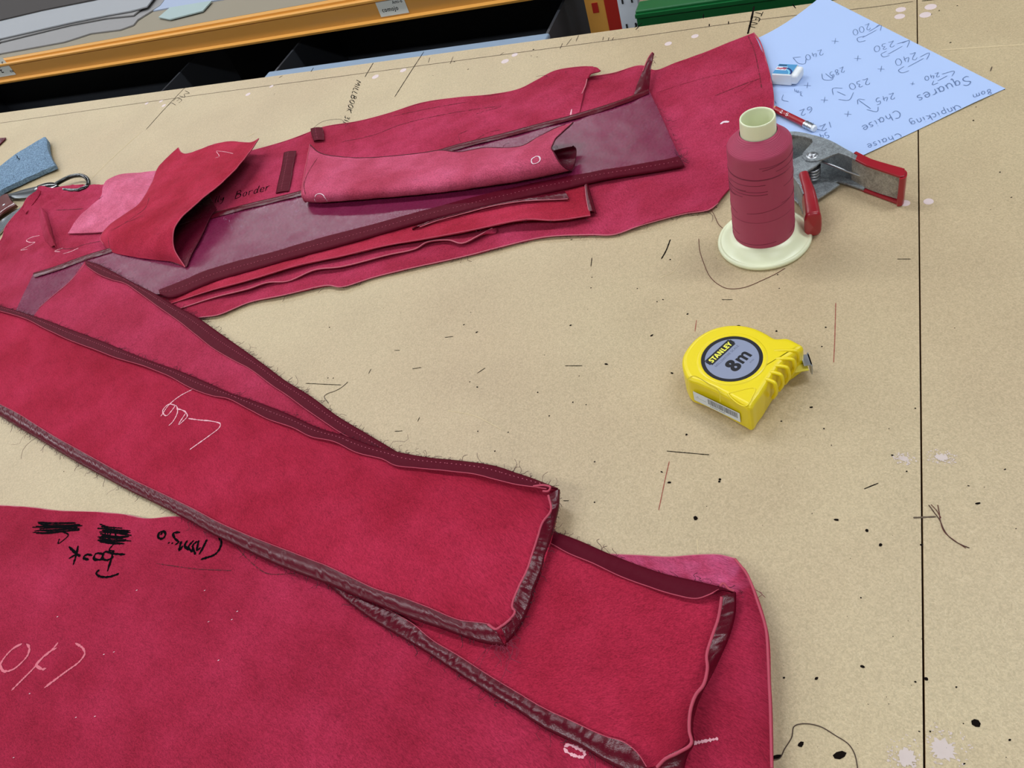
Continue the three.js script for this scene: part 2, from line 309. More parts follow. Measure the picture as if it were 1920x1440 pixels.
// ------------------------------------------------------------------ the bench
const BACK = -1.0017, JOINT = 0.0493, FRONT = 0.42, BL = -2.4, BRT = 1.0;
const bench = thing('workbench', 'wide workbench topped with two scratched tan fibreboard sheets', 'workbench', V((BL + BRT) / 2, 0, (BACK + FRONT) / 2));
function boardTop(x0, x1) {
  const nx = Math.ceil((x1 - x0) / 0.03), nz = 48, L = FRONT - BACK, t = 0.025, gs = [];
  const g = new THREE.PlaneGeometry(x1 - x0, L, nx, nz); g.rotateX(-Math.PI / 2); g.translate((x0 + x1) / 2, TY, (BACK + FRONT) / 2);
  const col = []; const p = g.attributes.position, uv = [];
  const tint = mottled(0.07, 3.1, 0.6);
  for (let i = 0; i < p.count; i++) { const q = V(p.getX(i), 0, p.getZ(i)); col.push(...tint(q)); uv.push(q.x, q.z); }
  g.setAttribute('color', new THREE.Float32BufferAttribute(col, 3)); g.setAttribute('uv', new THREE.Float32BufferAttribute(uv, 2));
  return g;
}
const boards = [[BL, JOINT - 0.0006], [JOINT + 0.0006, BRT]].map(([a, b]) => {
  const top = part('board', boardTop(a, b), M.mdf, bench);
  part('board_core', box(b - a, 0.0246, FRONT - BACK, (a + b) / 2, TY - 0.0125, (BACK + FRONT) / 2), M.mdfEdge, top);
  return top;
});
part('under_frame', merge([box(BRT - BL - 0.1, 0.08, 0.04, (BL + BRT) / 2, TY - 0.066, BACK + 0.09), box(BRT - BL - 0.1, 0.08, 0.04, (BL + BRT) / 2, TY - 0.066, FRONT - 0.09), box(0.1, 0.02, FRONT - BACK - 0.1, JOINT, TY - 0.0352, (BACK + FRONT) / 2)]), M.legSteel, bench);
for (const x of [BL + 0.08, JOINT - 0.2, BRT - 0.08]) for (const z of [BACK + 0.09, FRONT - 0.09]) part('leg', box(0.06, TY - 0.106, 0.06, x, (TY - 0.106) / 2, z), M.legSteel, bench);
const onBench = flat(0);
const bmark = (name, lines, w, mat, right = false, ragged = 0.2) => { const g = strokes(lines, onBench, w, 0.0002, ragged); if (g) part(name, g, mat, boards[right ? 1 : 0], 'stuff'); };
// lines, words and scratches on the boards
bmark('pencil_line', [[[0, 231], [330, 184], [640, 143], [1000, 95], [1180, 71], [1440, 35], [1640, 13], [1712, 3]]], 0.0011, M.pencilLine);
bmark('pencil_line', [[[1728, 2], [1790, -4]]], 0.0012, M.inkDark, true);
bmark('cut_line', [[[350, 161], [310, 203], [274, 243]], [[795, 97], [770, 135], [740, 182]], [[700, 118], [684, 145]], [[1257, 449], [1249, 470], [1240, 486]]], 0.0013, M.inkDark);
bmark('cut_line', [[[1414, 12], [1408, 40], [1402, 64]]], 0.0024, M.inkDark);
bmark('cut_line', [[[1567, 568], [1565, 640], [1563, 680]], [[1306, 600], [1303, 622]], [[1255, 865], [1247, 900], [1235, 957]]], 0.0006, M.redMark);
bmark('ink_mark', hand('TEN', [1418, 19], [-7, 15], [13, 3]), 0.0013, M.ink);
bmark('ink_mark', hand('MILLBOOK 311', [668, 150], [-3.4, 11], [9, 4]), 0.0012, M.ink);
bmark('ink_mark', hand('MEL', [347, 170], [-16, 14], [10, 4]), 0.0009, M.ink);
bmark('ink_mark', [[[1190, 46], [1200, 50]], [[1196, 44], [1190, 52]], [[1204, 43], [1192, 56]], [[1319, 26], [1319, 35]], [[588, 127], [583, 135]], [[530, 142], [523, 146]], [[1486, 8], [1492, 16]], [[1366, 40], [1366, 46]], [[1330, 45], [1330, 50]]], 0.0014, M.ink);
bmark('pencil_tick', [[[945, 98], [938, 103]], [[850, 106], [844, 120]], [[1072, 72], [1062, 85]], [[1085, 66], [1080, 78]], [[1055, 81], [1050, 92]], [[806, 108], [803, 118]], [[1132, 69], [1130, 76]], [[1142, 70], [1140, 77]], [[1151, 70], [1147, 76]]], 0.0011, M.pencilLine);
bmark('pale_scratch', [[[262, 250], [215, 292], [168, 338]], [[480, 248], [465, 256]]], 0.0016, M.scratch);
bmark('pale_scratch', [[[1765, 94], [1840, 89], [1930, 83]]], 0.0018, M.scratch, true);
bmark('pale_scratch', [[[840, 770], [890, 780], [940, 805]], [[1240, 520], [1262, 510], [1275, 490]], [[1150, 690], [1160, 700]], [[1307, 1010], [1309, 1040]]], 0.0006, M.scratch);
bmark('dark_scratch', [[[1250, 846], [1330, 853]], [[1353, 562], [1374, 562]], [[1059, 686], [1092, 686]], [[739, 657], [750, 657]], [[691, 701], [696, 692]], [[1620, 917], [1647, 906]], [[1682, 486], [1708, 486]], [[1056, 939], [1067, 939]], [[834, 633], [850, 631]], [[783, 791], [787, 782]], [[1110, 483], [1108, 500]], [[755, 808], [740, 809]], [[573, 719], [640, 722]], [[773, 692], [790, 689]], [[895, 700], [910, 690]]], 0.0007, M.inkDark);
bmark('dark_scratch', [[[1712, 971], [1755, 969]]], 0.0012, M.pencilLine, true);
bmark('dark_scratch', [[[1860, 125], [1857, 134]]], 0.0012, M.pencilLine, true);
// ink flecks spattered over both boards
function flecks(list, right) {
  const gs = list.map(([u, v, s, e]) => {
    const p = P(u, v, 0); if ((p.x > JOINT) !== right) return null;
    const sh = new THREE.Shape(); const n = 7, a0 = rnd() * 6; const k = s * 0.00024;
    for (let i = 0; i < n; i++) { const a = i / n * 6.2832, r = k * rr(0.7, 1.15); const x = Math.cos(a) * r * (e || 1), y = Math.sin(a) * r; if (i) sh.lineTo(x, y); else sh.moveTo(x, y); }
    const g = new THREE.ShapeGeometry(sh); g.rotateX(-Math.PI / 2); g.rotateY(e ? rr(-0.5, 0.9) : a0); g.translate(p.x, TY + 0.00022, p.z); return g;
  }).filter(Boolean);
  return merge(gs);
}
const fl = [[1304, 972, 7.5], [1350, 899, 5], [1349, 903, 4], [1255, 905, 4, 1.6], [1222, 629, 4, 1.8], [1289, 589, 4], [1257, 487, 4], [1386, 612, 5, 1.8], [1456, 621, 4], [1548, 614, 4], [1541, 650, 3], [1521, 764, 4, 1.5], [1545, 804, 3], [1830, 1356, 9], [1736, 1273, 5], [1501, 1396, 6, 1.6], [1574, 1416, 9, 1.8], [1455, 1420, 7, 1.8], [1625, 995, 5], [1651, 1022, 5], [1728, 1022, 4], [1568, 975, 4, 2], [1673, 854, 4], [1700, 884, 3], [1834, 944, 4, 2], [1782, 80, 4, 1.6], [1688, 324, 3], [1875, 323, 4], [1825, 226, 4], [1795, 11, 4], [1761, 20, 4], [1746, 27, 4], [1458, 515, 3], [1461, 541, 3], [1475, 365, 3], [878, 130, 4, 1.7], [852, 116, 4, 1.7], [812, 142, 3], [1000, 93, 6], [996, 105, 3], [1007, 107, 4], [894, 623, 4, 1.7], [870, 609, 3.5, 1.6], [1070, 610, 5], [625, 709, 3], [895, 726, 4], [881, 716, 3], [1008, 736, 3.5], [896, 809, 3], [1099, 759, 3], [1030, 780, 3], [928, 846, 3], [1137, 683, 4, 1.8], [1110, 520, 3], [1108, 540, 3], [1195, 541, 3], [1243, 562, 3, 1.6], [1232, 566, 3], [618, 614, 3.5], [615, 709, 3], [621, 149, 3], [514, 178, 3], [515, 176, 3], [1115, 866, 3], [1115, 942, 3], [128, 246, 3], [148, 288, 3], [223, 228, 3], [57, 226, 3], [1416, 640, 3], [1305, 746, 4, 2], [1260, 700, 3.5, 1.8], [1287, 815, 4], [1465, 790, 3], [1617, 1250, 4, 1.5], [1531, 1272, 4, 1.6], [1470, 1271, 3], [120, 884, 3], [1355, 1310, 3]];
for (let k = 0; k < 300; k++) { const a = rr(0, 1920), b = rr(40, 1440); fl.push([a, b, Math.pow(rnd(), 4) * 2.6 + 0.7, rnd() < 0.4 ? rr(1.3, 2.4) : 0]); }
[false, true].forEach((r, i) => part('ink_flecks', flecks(fl, r), M.inkDark, boards[i], 'stuff'));
// round filler dabs over the screws
for (const [u, v, r] of [[1697, 381, 4], [1741, 378, 4], [1689, 18, 5.2], [1687, 31, 5.4], [1745, 13, 6], [1735, 28, 5.8], [965, 103, 4.5], [947, 115, 5.5], [756, 132, 5], [704, 144, 5.5], [1253, 82, 4.5], [1303, 68, 4.5], [465, 177, 4.5], [509, 162, 3.5], [307, 198, 4], [302, 190, 3.5], [275, 194, 3.5]]) {
  const p = P(u, v, 0); const g = new THREE.CylinderGeometry(r * 0.001, r * 0.00105, 0.0003, 20); g.translate(p.x, TY + 0.00012, p.z); part('filler_dab', g, M.filler, boards[p.x > JOINT ? 1 : 0]);
}
// rubbed white filler patches across the joint
let patchLift = 0;
function patch(cx, cz, w, d, n) { const sh = new THREE.Shape(); for (let i = 0; i < n; i++) { const a = i / n * 6.2832, k = rr(0.65, 1.1); const x = cx + Math.cos(a) * w * k, z = cz + Math.sin(a) * d * k; if (i) sh.lineTo(x, -z); else sh.moveTo(x, -z); } const g = new THREE.ShapeGeometry(sh); g.rotateX(-Math.PI / 2); g.translate(0, TY + 0.00014 + (patchLift = (patchLift + 1) % 90) * 0.000003, 0); return g; }
for (const [u, v, w, d] of [[1695, 860, 9, 6], [1765, 858, 12, 8], [1700, 1420, 12, 14], [1768, 1405, 18, 16]]) {
  const p = P(u, v, 0), gs = [patch(p.x, p.z, w / 2600, d / 2600, 40)]; const right = p.x > JOINT;
  for (let k = 0; k < 70; k++) { const a = rr(0, 6.28), q = Math.sqrt(rnd()) * 1.9; const x = p.x + Math.cos(a) * q * w / 2200, z = p.z + Math.sin(a) * q * d / 2200; if ((x > JOINT + 0.001) === right && Math.abs(x - JOINT) > 0.0015) gs.push(patch(x, z, rr(0.0003, 0.0011) / q ** 0.5, rr(0.0002, 0.0008), 6)); }
  part('filler_patch', merge(gs), M.scuff, boards[right ? 1 : 0], 'stuff');
}
// ------------------------------------------------------------------ leather
const mid = rows => { const b = new THREE.Box3(); rows.flat().forEach(p => b.expandByPoint(p)); const c = b.getCenter(V(0, 0, 0)); return V(c.x, TY, c.z); };
const wav = (amp, sc, z = 0) => p => { p.y += amp * (noise(p.x * sc, p.z * sc, z) + 0.5 * noise(p.x * sc * 2.3, p.z * sc * 2.3, z + 4)); };
// a suede piece with parts: rows are lists of [u, v, height mm]
function piece(name, label, category, rows, n, m, mat, { bend, mottle = worn, thick = 0.0013, group } = {}) {
  const g = gridOf(rows, n, m, bend); const t = thing(name, label, category, mid(g), group);
  const face = part('suede_face', sheetGeo(g, thick, mottle), mat, t); t.userData.grid = null; t.userData = { label, category, ...(group ? { group } : {}) };
  return { t, g, face, at: onSheet(g) };
}
function rim(parent, pts, mat = M.cut, r = 0.0007, n = 0) { const w = pts[0].isVector3 ? pts : W(pts); return part('cut_edge', tube(w, r, 5, n || w.length * 4), mat, parent); }
// folded seam allowance: glossy band between an outer (fold) and an inner (cut) line
function hem(parent, outer, inner, { n = 220, bulge = 1.2, pleat = 0.5, mat = M.hem, edge = M.cut, seedz = 1, stitch = 0, edgeR = 0.0005, drop = 2.2, name = 'hem' } = {}) {
  const o = resample(W(outer), n), q = resample(W(inner), n); const m = 9, g = [];
  for (let j = 0; j < m; j++) { const t = Math.max(0, (j - 1) / (m - 2)); const line = [];
    for (let i = 0; i < n; i++) { const p = o[i].clone().lerp(q[i], t); const s = i * o[0].distanceTo(o[n - 1]) / n;
      const w = Math.sin(Math.PI * Math.min(1, t * 1.02));
      p.y += 0.001 * (bulge * w + pleat * (0.3 + 0.7 * w) * (noise(s * 210, t * 0.8, seedz) + 0.3 * noise(s * 480, t * 1.2, seedz + 3)) + 0.9 * noise(s * 32, t, seedz + 8) * t);
      if (j === 0) p.y -= drop * 0.001;
      line.push(p); } g.push(line); }
  const h = part(name, sheetGeo(g, 0.001, null, 'all'), mat, parent);
  if (edge) { const e = g[m - 1].filter((_, i) => i % 2 === 0).map(p => p.clone().add(V(0, -0.0004, 0))); part('cut_edge', tube(e, edgeR, 5, e.length), edge, h); }
  if (stitch) {
    const gs = []; const L = o[0].distanceTo(o[n - 1]); const k = Math.floor(L / stitch);
    for (let a = 1; a < k; a++) { const f = a / k * (n - 1), i = Math.floor(f); const p = g[4][i], d = g[4][Math.min(n - 1, i + 1)].clone().sub(p);
      const b = new THREE.BoxGeometry(0.0011, 0.0004, 0.00045); b.rotateY(-Math.atan2(d.z, d.x) + rr(-0.5, 0.5)); b.translate(p.x, p.y + 0.0002, p.z); gs.push(b); }
    part('stitches', merge(gs), M.stitch, h, 'stuff');
  }
  return { h, g };
}
// loose sewing threads standing out of an edge
function frays(parent, pts, count, len, mat = M.fray, side = 1, r = 0.00026) {
  const p = resample(pts[0].isVector3 ? pts : W(pts), 200), gs = [];
  for (let k = 0; k < count * 0.55; k++) {
    const i = Math.min(198, Math.floor(rnd() * 199)); const d = p[i + 1].clone().sub(p[i]).normalize(); const nrm = V(-d.z * side, 0, d.x * side);
    const L = len * 0.0011 * (0.2 + 1.3 * Math.pow(rnd(), 3)); const a = rr(-1.1, 1.1); const dir = nrm.clone().multiplyScalar(Math.cos(a)).addScaledVector(d, Math.sin(a));
    const q = [p[i].clone()]; for (let s = 1; s <= 3; s++) q.push(p[i].clone().addScaledVector(dir, L * s / 3).addScaledVector(d, rr(-0.3, 0.3) * L).add(V(0, Math.max(0.0003 + TY - p[i].y, -0.0006 * s) + rr(0, 0.0012), 0)));
    gs.push(tube(q, r * rr(0.5, 0.95), 3, 5));
  }
  return part('frayed_threads', merge(gs), mat, parent, 'stuff');
}
const FINE = ['lint', 'scratches', 'crease_mark', 'seam_stitch', 'stitch_trace', 'ink_scribble', 'ink_writing', 'pencil_word', 'pencil_cross'];
function marks(parent, name, lines, at, w, mat, ragged = 0.35) {
  for (const l of FINE.includes(name) ? [lines] : lines.map(q => [q])) { const g = strokes(l, at, w, 0.0003, ragged); if (g) part(name, g, mat, parent, l.length > 1 ? 'stuff' : undefined); }
}

// ---- big hide panel in the foreground, its right side turned up
const bigTop = [[-80, 944, 2], [0, 948, 2], [60, 952, 3.5], [110, 958, 2], [190, 961, 2], [245, 967, 3.5], [275, 973, 4.5], [330, 969, 2.5], [480, 985, 2], [700, 1000, 2], [900, 1020, 2], [1060, 1032, 2], [1150, 1040, 2], [1200, 1042, 3], [1250, 1045, 3], [1310, 1041, 4], [1350, 1041, 6], [1378, 1048, 8]];
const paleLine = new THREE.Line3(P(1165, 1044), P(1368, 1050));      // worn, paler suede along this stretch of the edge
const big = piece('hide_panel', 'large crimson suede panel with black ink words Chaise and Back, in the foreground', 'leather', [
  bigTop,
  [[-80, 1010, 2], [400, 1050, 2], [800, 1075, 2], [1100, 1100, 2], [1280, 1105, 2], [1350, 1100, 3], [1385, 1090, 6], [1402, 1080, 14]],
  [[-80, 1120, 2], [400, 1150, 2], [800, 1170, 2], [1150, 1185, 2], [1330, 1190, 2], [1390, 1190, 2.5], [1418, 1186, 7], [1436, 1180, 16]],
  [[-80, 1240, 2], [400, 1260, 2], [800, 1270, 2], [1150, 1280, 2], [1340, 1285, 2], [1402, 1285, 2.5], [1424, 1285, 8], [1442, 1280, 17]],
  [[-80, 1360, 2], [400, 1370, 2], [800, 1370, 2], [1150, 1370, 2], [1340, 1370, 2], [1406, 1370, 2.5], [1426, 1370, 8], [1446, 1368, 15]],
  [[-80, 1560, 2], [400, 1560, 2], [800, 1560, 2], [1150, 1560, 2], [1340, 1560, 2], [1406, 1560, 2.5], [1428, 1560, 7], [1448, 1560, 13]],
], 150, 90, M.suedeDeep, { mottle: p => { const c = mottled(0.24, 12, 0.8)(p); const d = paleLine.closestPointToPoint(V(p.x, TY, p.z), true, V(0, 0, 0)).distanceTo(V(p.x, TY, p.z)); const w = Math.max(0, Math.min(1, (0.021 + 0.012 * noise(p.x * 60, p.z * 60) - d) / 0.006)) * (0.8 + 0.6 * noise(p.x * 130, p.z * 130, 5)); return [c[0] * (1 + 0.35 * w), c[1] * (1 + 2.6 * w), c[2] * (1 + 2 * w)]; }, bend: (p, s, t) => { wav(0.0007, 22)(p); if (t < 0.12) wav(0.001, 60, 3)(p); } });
rim(big.t, bigTop.map(q => [q[0], q[1], q[2] - 0.6]), M.cutPale, 0.0006, 160);
rim(big.t, [[1378, 1048, 8], [1402, 1080, 14], [1421, 1130, 15.5], [1436, 1180, 16], [1440, 1230, 16.6], [1442, 1280, 17], [1444, 1320, 16.2], [1447, 1440, 14]], M.cut, 0.0009, 80);
{
  const k = 3, ox = 0, oy = 960;
  const z = l => Z(ox, oy, k, l);
  marks(big.t, 'ink_writing', [
    z([[1230, 130], [1245, 180], [1215, 235], [1130, 268]]), z([[1165, 155], [1135, 215], [1120, 240]]), z([[1130, 200], [1110, 215], [1118, 160]]), z([[1100, 240], [1085, 190], [1110, 165]]), z([[1085, 225], [1060, 200], [1090, 160]]), z([[1060, 215], [1040, 190], [1055, 160]]), z([[1030, 190], [1010, 215], [1020, 165]]),
    z([[1015, 115], [975, 120], [985, 150], [1005, 170], [985, 185]]), z([[955, 170], [945, 178]]), z([[975, 172], [965, 180]]),
    z([[925, 105], [895, 120], [892, 145], [915, 150], [932, 125], [920, 108], [905, 130]]),
    z([[670, 348], [610, 366], [560, 362], [542, 345], [560, 325]]), z([[640, 215], [625, 270], [605, 335]]), z([[705, 240], [640, 235], [590, 225], [580, 265], [610, 270], [640, 250]]),
    z([[575, 270], [530, 265], [540, 235], [580, 240], [560, 275]]), z([[520, 245], [490, 240], [470, 258], [500, 270]]), z([[440, 190], [430, 240], [412, 300]]), z([[388, 195], [440, 245]]), z([[388, 262], [435, 240], [452, 250]]),
  ], big.at, 0.0021, M.ink);
  const scrib = [];
  for (let i = 0; i < 16; i++) scrib.push(z([[rr(182, 235), 60 + i * 4.2 + rr(-4, 4)], [300, 66 + i * 3.4 + rr(-8, 8)], [rr(420, 465), 65 + i * 2.6 + rr(-6, 6)]]));
  for (let i = 0; i < 18; i++) scrib.push(z([[rr(535, 580), 85 + i * 5 + rr(-5, 5)], [640, 95 + i * 5 + rr(-8, 8)], [rr(690, 745), 100 + i * 4.6 + rr(-6, 6)]]));
  for (let i = 0; i < 5; i++) scrib.push(z([[rr(560, 640), 90 + rr(-10, 20)], [rr(570, 700), 175]]));
  scrib.push(z([[340, 110], [385, 128], [350, 165], [328, 178], [335, 150]]), z([[560, 68], [610, 85], [690, 92]]), z([[650, 170], [615, 215], [640, 220]]));
  marks(big.t, 'ink_scribble', scrib, big.at, 0.0012, M.ink);
  marks(big.t, 'chalk_mark', [
    z([[125, 742], [80, 765], [30, 815], [5, 860], [20, 895], [70, 888], [120, 850], [160, 800], [165, 760], [150, 742]]),
    z([[328, 735], [290, 780], [230, 830], [205, 860], [240, 885], [262, 880]]), z([[320, 765], [260, 800], [190, 880], [130, 940], [65, 1005]]),
    z([[425, 738], [465, 765], [478, 795], [450, 840], [370, 900], [250, 990]])], big.at, 0.0017, std(0xd4707f, 0.95), 0.5);
  marks(big.t, 'chalk_mark', [Z(500, 960, 3, [[1675, 1320], [1700, 1310], [1750, 1330], [1790, 1355], [1780, 1378], [1730, 1370], [1690, 1350], [1672, 1328]]), Z(1000, 960, 3, [[885, 1305], [960, 1290], [1040, 1275]])], big.at, 0.0017, M.chalk, 0.6);
  marks(big.t, 'lint', Z(0, 960, 3, [[1152, 442], [324, 590], [585, 802], [642, 788], [1174, 618], [1305, 606], [78, 1382], [168, 1022], [535, 1150], [770, 441], [428, 1156], [1230, 835], [1335, 560]]).map(([x, y]) => [[x - 1.6, y + 0.6], [x + 1.6, y - 0.8]]), big.at, 0.0006, M.chalkWhite);
  marks(big.t, 'stitch_trace', [z([[1330, 195], [1360, 230], [1420, 290], [1500, 345], [1600, 350], [1660, 345]]), z([[880, 290], [1100, 320], [1300, 330]])], big.at, 0.0006, std(0x5c1020, 0.9), 0.9);
}

// ---- hemmed strip under the chalked one, at the right
const s2outTop = Z(860, 840, 3, [[380, 410, 5.5], [530, 465, 5.5], [700, 530, 5.5], [860, 600, 5.5], [1000, 655, 5.5], [1150, 705, 6], [1300, 740, 7], [1450, 775, 9], [1550, 805, 12]]);
const s2inTop = Z(860, 840, 3, [[370, 470, 6], [510, 530, 6], [620, 590, 6], [750, 645, 6], [900, 715, 6], [1050, 770, 6.5], [1200, 820, 7.5], [1330, 845, 9], [1400, 826, 12], [1470, 790, 15]]);
const s2outBot = Z(500, 960, 3, [[200, 330, 5], [340, 410, 5], [450, 500, 5], [600, 610, 5], [750, 700, 5], [900, 790, 5], [1050, 890, 5], [1250, 1020, 5], [1400, 1110, 5], [1550, 1210, 5], [1750, 1310, 5], [1900, 1400, 5.5], [2040, 1470, 6], [2140, 1510, 6]]);
const s2inBot = Z(500, 960, 3, [[240, 310, 6], [370, 396, 6], [560, 490, 6], [700, 560, 6], [820, 630, 6], [930, 720, 6], [1080, 810, 6], [1250, 920, 6], [1400, 1010, 6], [1550, 1100, 6], [1700, 1170, 6.5], [1900, 1260, 7], [2000, 1290, 7.5], [2080, 1350, 9], [2140, 1440, 9]]);
const s2rt = [[1378, 1108, 8], [1374, 1150, 5], [1364, 1190, 4.5], [1349, 1226, 4.5], [1330, 1266, 4.5], [1310, 1303, 4.5], [1300, 1335, 4.5], [1296, 1370, 4.5], [1290, 1400, 4.5], [1250, 1470, 4.5]];
const s2 = piece('leather_strip', 'crimson suede strip with turned-up wavy hem at its right end, under the chalked strip', 'leather', [
  s2outTop.map(q => [q[0], q[1], Math.min(q[2], 9) - 1.5]),
  [[900, 1010, 4], [1100, 1100, 4], [1250, 1150, 4], [1364, 1186, 4]],
  [[780, 1080, 4], [1000, 1170, 4], [1180, 1240, 4], [1318, 1290, 4]],
  s2outBot.slice(1).map(q => [q[0], q[1] - 4, 3.6]).slice(0, 11).concat([[1130, 1420, 3.6], [1210, 1440, 3.6], [1290, 1405, 4]]),
], 120, 50, M.suedeMid, { mottle: mottled(0.22, 12, 0.8), bend: (p, s, t) => wav(0.0006, 26, 5)(p) });
const s2a = hem(s2.t, s2outTop, s2inTop, { seedz: 21, pleat: 0.35, mat: M.hemDull });
const s2b = hem(s2.t, s2outBot, s2inBot, { seedz: 22, pleat: 0.75, n: 420 });
const s2c = hem(s2.t, [[1380, 1110, 13], [1379, 1147, 9], [1369, 1187, 6], [1354, 1223, 5.5], [1335, 1263, 5.5], [1315, 1300, 5.5], [1304, 1333, 5.5], [1299, 1365, 5.5], [1301, 1393, 5.5], [1290, 1412, 5.5], [1282, 1440, 5.5]], [[1353, 1118, 15], [1347, 1157, 10], [1335, 1193, 9], [1325, 1227, 11], [1326, 1253, 15], [1319, 1283, 16], [1304, 1303, 16], [1294, 1333, 17], [1292, 1370, 17], [1296, 1393, 16], [1273, 1410, 14], [1247, 1423, 11], [1230, 1440, 9]], { seedz: 23, pleat: 0.6, edgeR: 0.0011, bulge: 0.3, n: 200 });
rim(s2.t, [[1350, 1099, 15], [1356, 1094, 15], [1366, 1104, 14], [1376, 1108, 13]], M.cut, 0.0009);
frays(s2a.h, s2outTop, 70, 6, M.fray, -1); frays(s2b.h, s2outBot, 170, 6, M.fray, 1);
frays(s2.t, [[1384, 1100, 7], [1400, 1150, 4], [1395, 1170, 4]], 34, 11, M.frayRed, -1);
marks(s2.t, 'ink_spot', [[[1257, 1087], [1260, 1088]]], s2.at, 0.001, M.chalkWhite);

// ---- hemmed strip running up to the tip over the purple piece
const s4out = [[158, 487, 15], [187, 497, 13], [217, 512, 12], [250, 530, 12], [290, 550, 12], [327, 572, 10], [367, 593, 8], [410, 623, 5.5], [453, 653, 4.5], [500, 687, 4], [533, 712, 4], [583, 743, 4], [633, 780, 4], [683, 810, 4], [730, 838, 4], [770, 862, 4]];
const s4in = [[163, 499, 14], [187, 515, 13.5], [213, 525, 13], [233, 530, 13], [260, 548, 13], [300, 577, 12], [333, 600, 10.5], [367, 627, 8.5], [400, 653, 6.5], [443, 678, 5.5], [467, 690, 5], [510, 722, 5], [533, 737, 5], [567, 762, 5], [600, 785, 5], [633, 807, 5], [690, 840, 5], [740, 870, 5]];
const s4 = piece('leather_strip', 'crimson suede strip whose pointed left end lies over the purple leather', 'leather', [
  s4out.map(q => [q[0] + 1, q[1] + 3, q[2] - 1.6]),
  [[126, 533, 12], [250, 595, 12], [380, 670, 7], [520, 750, 3.5], [640, 818, 3], [745, 866, 3]],
  [[68, 585, 12], [180, 632, 10], [320, 690, 6], [470, 756, 3], [600, 808, 2.6], [720, 858, 2.6]],
  [[40, 640, 7], [170, 676, 7], [310, 724, 4], [460, 782, 2.4], [590, 830, 2.2], [700, 874, 2.2]],
], 140, 40, M.suedeRose, { bend: (p, s, t) => wav(0.0006, 24, 8)(p), mottle: wornSoft });
rim(s4.t, [[160, 495, 13], [150, 508, 12.5], [127, 532, 12.2], [98, 556, 12.2], [73, 578, 12]], M.cut, 0.0007);
const s4h = hem(s4.t, s4out, s4in, { seedz: 41, pleat: 0.3, mat: M.hemDull, stitch: 0.0042, n: 340 });
frays(s4h.h, s4out, 420, 5.5, M.fray, -1, 0.00024); frays(s4h.h, s4out.slice(5), 40, 13, M.fray, -1, 0.00022);

// ---- the chalked strip across the picture
const s3out = [[-40, 560, 14], [0, 573, 14], [33, 583, 14], [83, 599, 14], [133, 618, 13], [187, 638, 12], [233, 657, 11], [283, 677, 9.5], [333, 694, 8], [383, 715, 7], [433, 737, 6.5], [483, 754, 6], [533, 773, 6], [600, 803, 6], [650, 818, 6], [700, 836, 6], [750, 848, 6.5], [800, 857, 7.5], [867, 864, 9], [927, 873, 12], [967, 886, 16], [1000, 897, 19], [1046, 915, 22]];
const s3in = [[-40, 575, 15], [0, 583, 15], [50, 598, 15], [83, 615, 15], [133, 638, 14], [173, 653, 13], [217, 670, 12], [267, 685, 11], [317, 705, 9.5], [360, 728, 8], [400, 742, 7.5], [427, 747, 7.5], [467, 767, 7], [500, 784, 7], [550, 802, 7], [583, 818, 7], [627, 828, 7], [667, 847, 7], [717, 860, 7], [740, 872, 7.5], [783, 877, 8.5], [833, 882, 10], [883, 887, 11.5], [927, 898, 14], [967, 907, 18], [1000, 912, 22], [1029, 916, 25]];
const s3bo = [[-40, 758, 4], [0, 780, 4], [33, 800, 4], [83, 830, 4], [133, 860, 4], [187, 890, 4], [233, 915, 4], [300, 948, 4.5], [350, 974, 6], [400, 1002, 6.5], [450, 1026, 6.5], [500, 1050, 6.5], [550, 1071, 7], [613, 1094, 8], [667, 1117, 9], [717, 1137, 9], [767, 1157, 9], [833, 1180, 9], [900, 1203, 9], [945, 1211, 9]];
const s3bi = [[-40, 738, 5], [0, 758, 5], [33, 775, 5], [93, 813, 5], [150, 845, 5], [200, 873, 5], [250, 900, 5], [307, 927, 6], [360, 953, 7], [417, 983, 7.5], [467, 1005, 7.5], [533, 1030, 8], [583, 1050, 8], [610, 1060, 9], [647, 1077, 10], [700, 1103, 10], [753, 1120, 10], [800, 1138, 10], [860, 1162, 10.5], [915, 1171, 11], [930, 1182, 12]];
const s3ro = [[1049, 917, 22], [1047, 950, 19], [1041, 975, 16], [1033, 1007, 13], [1023, 1040, 10], [1013, 1073, 10], [1000, 1107, 10], [990, 1140, 10], [974, 1173, 10], [950, 1203, 10]];
const s3ri = [[1028, 928, 23], [1033, 957, 21], [1017, 980, 18], [1008, 1007, 15], [997, 1040, 12.5], [987, 1070, 12.5], [973, 1100, 12.5], [960, 1137, 13], [965, 1148, 13], [940, 1175, 13]];
const s3 = piece('leather_strip', 'broad crimson suede strip with white chalk scrawl and stitched hems, across the middle', 'leather', [
  s3out.map(q => [q[0], q[1] + 3, q[2] - 1.8]),
  [[-40, 620, 12], [0, 634, 12], [200, 710, 9], [400, 800, 6], [560, 860, 5], [720, 915, 5.5], [900, 960, 7], [1040, 985, 13]],
  [[-40, 690, 7], [0, 706, 7], [200, 800, 5], [400, 895, 4.6], [560, 970, 5.5], [720, 1030, 7], [870, 1075, 8], [1005, 1095, 8.6]],
  s3bo.map(q => [q[0], q[1] - 3, q[2] - 1.2]),
], 170, 50, M.suedeMid, { bend: (p, s, t) => wav(0.0007, 24, 12)(p), mottle: mottled(0.24, 11, 0.9) });
const s3a = hem(s3.t, s3out, s3in, { seedz: 51, pleat: 0.28, mat: M.hemDull, stitch: 0.0042, n: 420 });
const s3b = hem(s3.t, s3bo, s3bi, { seedz: 52, pleat: 0.8, n: 480, mat: M.hem, bulge: 1.6 });
